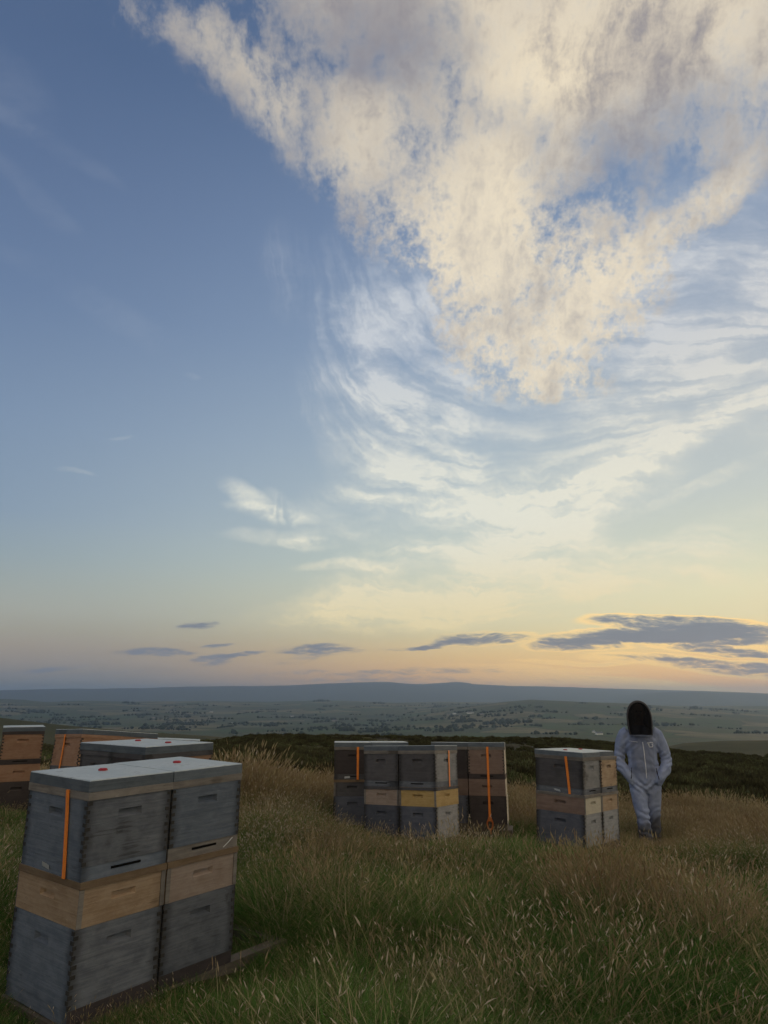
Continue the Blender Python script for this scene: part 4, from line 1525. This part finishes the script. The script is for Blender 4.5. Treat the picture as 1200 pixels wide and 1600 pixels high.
# ================================================================== grass and heather
def blade_mat(name, cols, trans=0.35, tip=None):
    """cols: list of (weight position, colour) picked per tuft"""
    m, nt, b = new_mat(name)
    oi = nt.nodes.new('ShaderNodeObjectInfo')
    at = nt.nodes.new('ShaderNodeAttribute')
    at.attribute_name = 'tone'
    tone = V(at.outputs['Fac'])
    r = nt.nodes.new('ShaderNodeValToRGB')
    ia = nt.nodes.new('ShaderNodeAttribute')
    ia.attribute_type = 'INSTANCER'
    ia.attribute_name = 'patch'
    nt.links.new((V(oi.outputs['Random']) * 0.25 + tone * 0.40 + V(ia.outputs['Fac']) * 0.35).s, r.inputs[0])
    e = r.color_ramp.elements
    while len(e) < len(cols):
        e.new(.5)
    for i, (p, c) in enumerate(cols):
        e[i].position, e[i].color = p, (*c, 1)
    d = nt.nodes.new('ShaderNodeBsdfDiffuse')
    t = nt.nodes.new('ShaderNodeBsdfTranslucent')
    nt.links.new(r.outputs[0], d.inputs[0])
    nt.links.new(r.outputs[0], t.inputs[0])
    mx = nt.nodes.new('ShaderNodeMixShader')
    mx.inputs[0].default_value = trans
    nt.links.new(d.outputs[0], mx.inputs[1])
    nt.links.new(t.outputs[0], mx.inputs[2])
    nt.nodes.remove(b)
    nt.links.new(mx.outputs[0], nt.nodes['Material Output'].inputs['Surface'])
    return m


M_green = blade_mat('green_blades', [(0, (0.034, 0.076, 0.018)), (.35, (0.069, 0.151, 0.035)), (.65, (0.130, 0.223, 0.058)), (1, (0.259, 0.292, 0.113))])
M_straw = blade_mat('straw_blades', [(0, (0.212, 0.161, 0.080)), (.4, (0.353, 0.277, 0.143)), (.75, (0.470, 0.394, 0.218)), (1, (0.611, 0.542, 0.339))])
M_rust = blade_mat('russet_stems', [(0, (0.221, 0.144, 0.081)), (.5, (0.357, 0.266, 0.156)), (1, (0.483, 0.404, 0.260))])
M_plume = blade_mat('pale_plumes', [(0, (0.462, 0.363, 0.253)), (.5, (0.616, 0.517, 0.385)), (1, (0.770, 0.682, 0.550))], .45)
M_heather = blade_mat('heather_twigs', [(0, (0.026, 0.025, 0.014)), (.35, (0.055, 0.049, 0.027)), (.65, (0.091, 0.087, 0.042)), (.85, (0.124, 0.142, 0.063)), (1, (0.208, 0.196, 0.112))], .1)
M_rush = blade_mat('rush_blades', [(0, (0.056, 0.089, 0.029)), (.5, (0.106, 0.151, 0.049)), (1, (0.223, 0.234, 0.099))])


def strips(n, rad_, h0, h1, w, lean, curl, seg=3, rs=0, hmode=None):
    """n tapered blades rooted within rad_; returns verts, quads, tone per vertex and tip positions + directions"""
    g = np.random.default_rng(rs)
    a = g.uniform(0, 2 * np.pi, n)
    rr = rad_ * np.sqrt(g.random(n))
    base = np.c_[rr * np.cos(a), rr * np.sin(a), np.full(n, -.02)]
    da = a + g.normal(0, .9, n)
    dirx = np.c_[np.cos(da), np.sin(da)]
    h = g.uniform(h0, h1, n)
    ln = np.abs(g.normal(lean, lean * .5, n))
    cu = g.uniform(.4, 1.0, n) * curl
    fa = g.uniform(0, np.pi, n)
    sd = np.c_[np.cos(fa), np.sin(fa), np.zeros(n)]
    tone = g.random(n)
    V_, T_ = [], []
    for s in range(seg + 1):
        t = s / seg
        out = (ln * t + cu * t * t) * h
        z = h * t * (1 - .22 * (cu + ln) * t)
        c = base + np.c_[dirx * out[:, None], z]
        ww = w * (1 - t ** 1.6) * .5 + .0004
        V_ += [c - sd * ww, c + sd * ww]
        T_ += [tone, tone]
    nv_ = 2 * (seg + 1)
    v = np.stack(V_, 1).reshape(-1, 3)
    tn = np.stack(T_, 1).reshape(-1)
    q = np.array([[2 * s, 2 * s + 1, 2 * s + 3, 2 * s + 2] for s in range(seg)])
    f = (np.arange(n)[:, None, None] * nv_ + q[None]).reshape(-1, 4)
    end = c
    prev = base + np.c_[dirx * ((ln * .8 + cu * .64) * h)[:, None], h * .8 * (1 - .22 * (cu + ln) * .8)]
    d = end - prev
    d /= np.linalg.norm(d, axis=1)[:, None]
    return v, f, tn, end, d, tone


def heads(end, d, tone, ln, wd, rs, keep=1.0):
    """seed heads: two crossed spindles along the stem tip"""
    g = np.random.default_rng(rs)
    sel = g.random(len(end)) < keep
    end, d, tone = end[sel], d[sel], tone[sel]
    n = len(end)
    L = ln * g.uniform(.7, 1.25, n)[:, None]
    vs, fs = [], []
    for k in range(2):
        fa = g.uniform(0, np.pi, n)
        s = np.c_[np.cos(fa), np.sin(fa), np.zeros(n)]
        droop = np.c_[np.zeros((n, 2)), -.25 * L[:, 0]]
        vs.append(np.stack([end - d * L * .35, end + d * L * .05 - s * wd, end + d * L * .05 + s * wd, end + d * L * .5 - s * wd * .6 + droop * .4, end + d * L * .5 + s * wd * .6 + droop * .4, end + d * L * .9 + droop], 1))
    v = np.concatenate([x.reshape(-1, 3) for x in vs])
    q = np.array([[0, 1, 2, 2], [1, 3, 4, 2], [3, 5, 5, 4]])
    q = np.array([[0, 1, 2], [1, 3, 4], [1, 4, 2], [3, 5, 4]])
    f = (np.arange(2 * n)[:, None, None] * 6 + q[None]).reshape(-1, 3)
    return v, f, np.tile(np.repeat(tone, 6), 2)


def tuft(name, pieces):
    """pieces: (verts, faces, tone, material); mixed quads/triangles"""
    me = bpy.data.meshes.new(name)
    vs, fs, tn, mi, mats = [], [], [], [], []
    off = 0
    for v, f, t, mt in pieces:
        if mt not in mats:
            mats.append(mt)
        vs.append(v)
        fs += (f + off).tolist()
        tn.append(t)
        mi += [mats.index(mt)] * len(f)
        off += len(v)
    me.from_pydata(np.concatenate(vs).tolist(), [], fs)
    for mt in mats:
        me.materials.append(mt)
    me.polygons.foreach_set('material_index', mi)
    a = me.attributes.new('tone', 'FLOAT', 'POINT')
    a.data.foreach_set('value', np.concatenate(tn).astype(np.float32))
    me.update()
    return bpy.data.objects.new(name, me)


def green_tuft(i):
    v, f, t, *_ = strips(80, .13, .10, .25, .0048, .40, .85, 3, 10 + i)
    v2, f2, t2, *_ = strips(9, .12, .14, .30, .003, .35, .6, 3, 40 + i)
    return tuft('green_tuft', [(v, f, t, M_green), (v2, f2, t2, M_straw)])


def rush_tuft(i):
    v, f, t, *_ = strips(60, .10, .14, .30, .0036, .30, .6, 3, 110 + i)
    v2, f2, t2, *_ = strips(14, .11, .14, .30, .003, .4, .6, 3, 140 + i)
    return tuft('rush_tuft', [(v, f, t, M_rush), (v2, f2, t2, M_straw)])


def straw_tuft(i):
    v, f, t, *_ = strips(36, .14, .12, .28, .0032, .35, .6, 3, 210 + i)
    v2, f2, t2, e2, d2, o2 = strips(24, .15, .24, .42, .0018, .18, .25, 4, 240 + i)
    hv, hf, ht = heads(e2, d2, o2, .050, .0034, 250 + i)
    v3, f3, t3, *_ = strips(22, .13, .08, .20, .0045, .4, .6, 3, 270 + i)
    return tuft('straw_tuft', [(v, f, t, M_straw), (v2, f2, t2, M_rust), (hv, hf, ht, M_straw if i % 2 else M_rust), (v3, f3, t3, M_green)])


def plume_tuft(i):
    v2, f2, t2, e2, d2, o2 = strips(7, .13, .22, .42, .0020, .22, .35, 4, 340 + i)
    hv, hf, ht = heads(e2, d2, o2, .034, .0036, 350 + i)
    v, f, t, *_ = strips(22, .13, .10, .25, .0045, .35, .7, 3, 310 + i)
    return tuft('plume_tuft', [(v, f, t, M_green), (v2, f2, t2, M_straw), (hv, hf, ht, M_plume)])


def heather_clump(i):
    g = np.random.default_rng(500 + i)
    n = 230
    a = g.uniform(0, 2 * np.pi, n)
    el = np.arcsin(g.uniform(.02, 1, n))
    r = g.uniform(.55, 1.0, n)
    rad_ = .42
    c = np.c_[np.cos(a) * np.cos(el) * r * rad_, np.sin(a) * np.cos(el) * r * rad_, np.sin(el) * r * .34 * g.uniform(.8, 1.15, n)]
    d = c / np.linalg.norm(c, axis=1)[:, None] + np.array([0, 0, .8])
    d /= np.linalg.norm(d, axis=1)[:, None]
    fa = g.uniform(0, np.pi, n)
    s = np.c_[np.cos(fa), np.sin(fa), np.zeros(n)] * .020
    v = np.stack([c - d * .06 - s * .4, c - d * .06 + s * .4, c + s, c + d * .075, c - s], 1).reshape(-1, 3)
    f = (np.arange(n)[:, None] * 5 + np.array([[0, 1, 2, 3, 4]])).reshape(-1, 5)
    return tuft('heather_clump', [(v, f, np.repeat(g.random(n), 5), M_heather)])


protos = bpy.data.collections.new('tufts')          # not linked to the scene: only its instances are seen
kinds = {'green': [green_tuft(i) for i in range(3)], 'rush': [rush_tuft(i) for i in range(2)], 'straw': [straw_tuft(i) for i in range(4)],
         'plume': [plume_tuft(i) for i in range(3)], 'heather': [heather_clump(i) for i in range(3)]}


def scatter(name, label, cat, protos_, P, yaw, scl, tiltx):
    """one stuff object: points that carry a tuft each"""
    coll = bpy.data.collections.new(name + '_tufts')
    for q in protos_:
        coll.objects.link(q)
    me = bpy.data.meshes.new(name)
    me.vertices.add(len(P))
    me.vertices.foreach_set('co', P.astype(np.float32).ravel())
    a = me.attributes.new('turn', 'FLOAT_VECTOR', 'POINT')
    a.data.foreach_set('vector', np.c_[tiltx, yaw].astype(np.float32).ravel())
    a = me.attributes.new('size', 'FLOAT', 'POINT')
    a.data.foreach_set('value', scl.astype(np.float32))
    a = me.attributes.new('patch', 'FLOAT', 'POINT')
    a.data.foreach_set('value', np.clip(.5 + 1.1 * fbm(P[:, 0] * .9 + 40, P[:, 1] * .9, 3), 0, 1).astype(np.float32))
    a = me.attributes.new('pick', 'INT', 'POINT')
    a.data.foreach_set('value', rng.integers(0, len(protos_), len(P)).astype(np.int32))
    o = link(name, me)
    tag(o, label, cat, kind='stuff')
    ng = bpy.data.node_groups.new(name, 'GeometryNodeTree')
    ng.interface.new_socket('Geometry', in_out='INPUT', socket_type='NodeSocketGeometry')
    ng.interface.new_socket('Geometry', in_out='OUTPUT', socket_type='NodeSocketGeometry')
    N = ng.nodes.new
    gi, go = N('NodeGroupInput'), N('NodeGroupOutput')
    ci = N('GeometryNodeCollectionInfo')
    ci.inputs[0].default_value = coll
    ci.inputs['Separate Children'].default_value = True
    ci.inputs['Reset Children'].default_value = True
    ip = N('GeometryNodeInstanceOnPoints')
    ip.inputs['Pick Instance'].default_value = True

    def attr(nm, ty):
        n = N('GeometryNodeInputNamedAttribute')
        n.data_type = ty
        n.inputs[0].default_value = nm
        return n.outputs[0]
    L = ng.links.new
    L(gi.outputs[0], ip.inputs['Points'])
    L(ci.outputs[0], ip.inputs['Instance'])
    L(attr('pick', 'INT'), ip.inputs['Instance Index'])
    L(attr('turn', 'FLOAT_VECTOR'), ip.inputs['Rotation'])
    L(attr('size', 'FLOAT'), ip.inputs['Scale'])
    L(ip.outputs[0], go.inputs[0])
    md = o.modifiers.new('scatter', 'NODES')
    md.node_group = ng
    return o


def clear_of(P):
    """keep off the hive footprints and the stands"""
    keep = np.ones(len(P), bool)
    for x, y, Mx, span in HIVE_SPOTS:
        inv_ = Mx.inverted()
        q = np.c_[P[:, 0], P[:, 1], np.full(len(P), Mx.translation.z)]
        A = np.array(inv_)
        l = q @ A[:3, :3].T + A[:3, 3]
        keep &= ~((np.abs(l[:, 0]) < .47) & (np.abs(l[:, 1]) < .30))
        keep &= ~((l[:, 0] > 0) & (l[:, 0] < span[1] + .05) & (np.abs(l[:, 1]) < .30) & (rng.random(len(P)) < .35))
    keep &= np.hypot(P[:, 0] - PX0, P[:, 1] - PY0 + .1) > .2
    return keep


def spread(n, r0, r1, az0, az1, power=1.0):
    u = rng.random(n)
    r = np.sqrt(r0 ** 2 + u ** power * (r1 ** 2 - r0 ** 2))
    a = np.radians(rng.uniform(az0, az1, n))
    return r * np.sin(a), r * np.cos(a), r


def tall(x, y):
    """the sward stands taller on the brow at the left, shorter where it is trodden round the hives"""
    t = 1.0 + .45 * np.exp(-((x + 1.6) / 1.6) ** 2 - ((y - 9.3) / 1.8) ** 2)
    for hx, hy, *_ in HIVE_SPOTS:
        t = t - .30 * np.exp(-((x - hx) ** 2 + (y - hy) ** 2) / .45)
        t = t - .15 * np.exp(-((x - hx * .92) ** 2 + (y - hy * .92) ** 2) / .40)
    t = np.clip(t, .48, 1.6)
    for k in (1.0, .96, .91, .86):
        t = t * (1 - .45 * np.exp(-((x - PX0 * k) ** 2 + (y - PY0 * k) ** 2) / .30))
    return np.clip(t, .22, 1.6)


def sow(name, label, cat, kind, n, r0, r1, dens, s0, s1, az=(-42, 42), power=1.0, cat_tilt=.10):
    x, y, r = spread(n, r0, r1, *az, power)
    d = dens(x, y, r)
    k = rng.random(n) < d
    x, y = x[k], y[k]
    P = np.c_[x, y, height(x, y)]
    k = clear_of(P)
    P = P[k]
    hmod = (0.95 + 0.75 * fbm(P[:, 0] * 1.1 + 3, P[:, 1] * 1.1, 3)) * tall(P[:, 0], P[:, 1])
    m_ = len(P)
    return scatter(name, label, cat, kinds[kind], P, rng.uniform(0, 6.283, m_), rng.uniform(s0, s1, m_) * hmod, rng.normal(0, cat_tilt, (m_, 2)))


patch = lambda x, y, s, o: fbm(x * s + o, y * s - o, 3)
sm = lambda v, a, b: np.clip((v - a) / (b - a), 0, 1)


def far_brown(x, y):
    """how far the sward has gone over to dry seed heads: little near the camera, much on the brow"""
    return np.clip(sm(y + .28 * x * (x > 0), 6.6, 9.6) * .64 + .80 * patch(x, y, .60, 4) + .50 * patch(x, y, 1.7, 8) - .04, 0, 1)


sow('green_grass', 'lush green moor grass round the hives and in the foreground', 'grass', 'green', 46000, 2.6, 16,
    lambda x, y, r: np.clip(1.0 - .65 * far_brown(x, y) + .2 * patch(x, y, 1.1, 1), .10, 1), .75, 1.25)
sow('rush_grass', 'olive tussocks of coarse grass among the hives', 'grass', 'rush', 16000, 2.6, 17,
    lambda x, y, r: np.clip(.35 + .9 * patch(x, y, .7, 9), 0, 1), .7, 1.15)
sow('straw_grass', 'tan and russet seeding grass over the brow of the moor', 'grass', 'straw', 38000, 3.0, 15.5,
    lambda x, y, r: np.clip(far_brown(x, y) * 1.0 - .04, .05, 1), .75, 1.15)
sow('plume_grass', 'pale plumed grass heads scattered through the sward', 'grass', 'plume', 20000, 2.8, 13,
    lambda x, y, r: np.clip(.30 + .8 * patch(x, y, .6, 14), 0, .9), .7, 1.1)
sow('heather', 'dark heather covering the moor behind the hives', 'heather', 'heather', 60000, 12.5, 100,
    lambda x, y, r: np.clip(sm(r + 3 * patch(x, y, .2, 5), 13.0, 16.5) * (.62 + 1.5 * patch(x * .7, y * 1.2, .20, 2)), 0, 1), .40, 1.1, (-38, 38), 1.45)
sow('moor_grass', 'pale grass tussocks between the heather', 'grass', 'rush', 12000, 13, 80,
    lambda x, y, r: np.clip(.25 + 1.6 * patch(x * .5, y * 1.6, .12, 30), 0, 1), .8, 1.5, (-38, 38), 1.3)
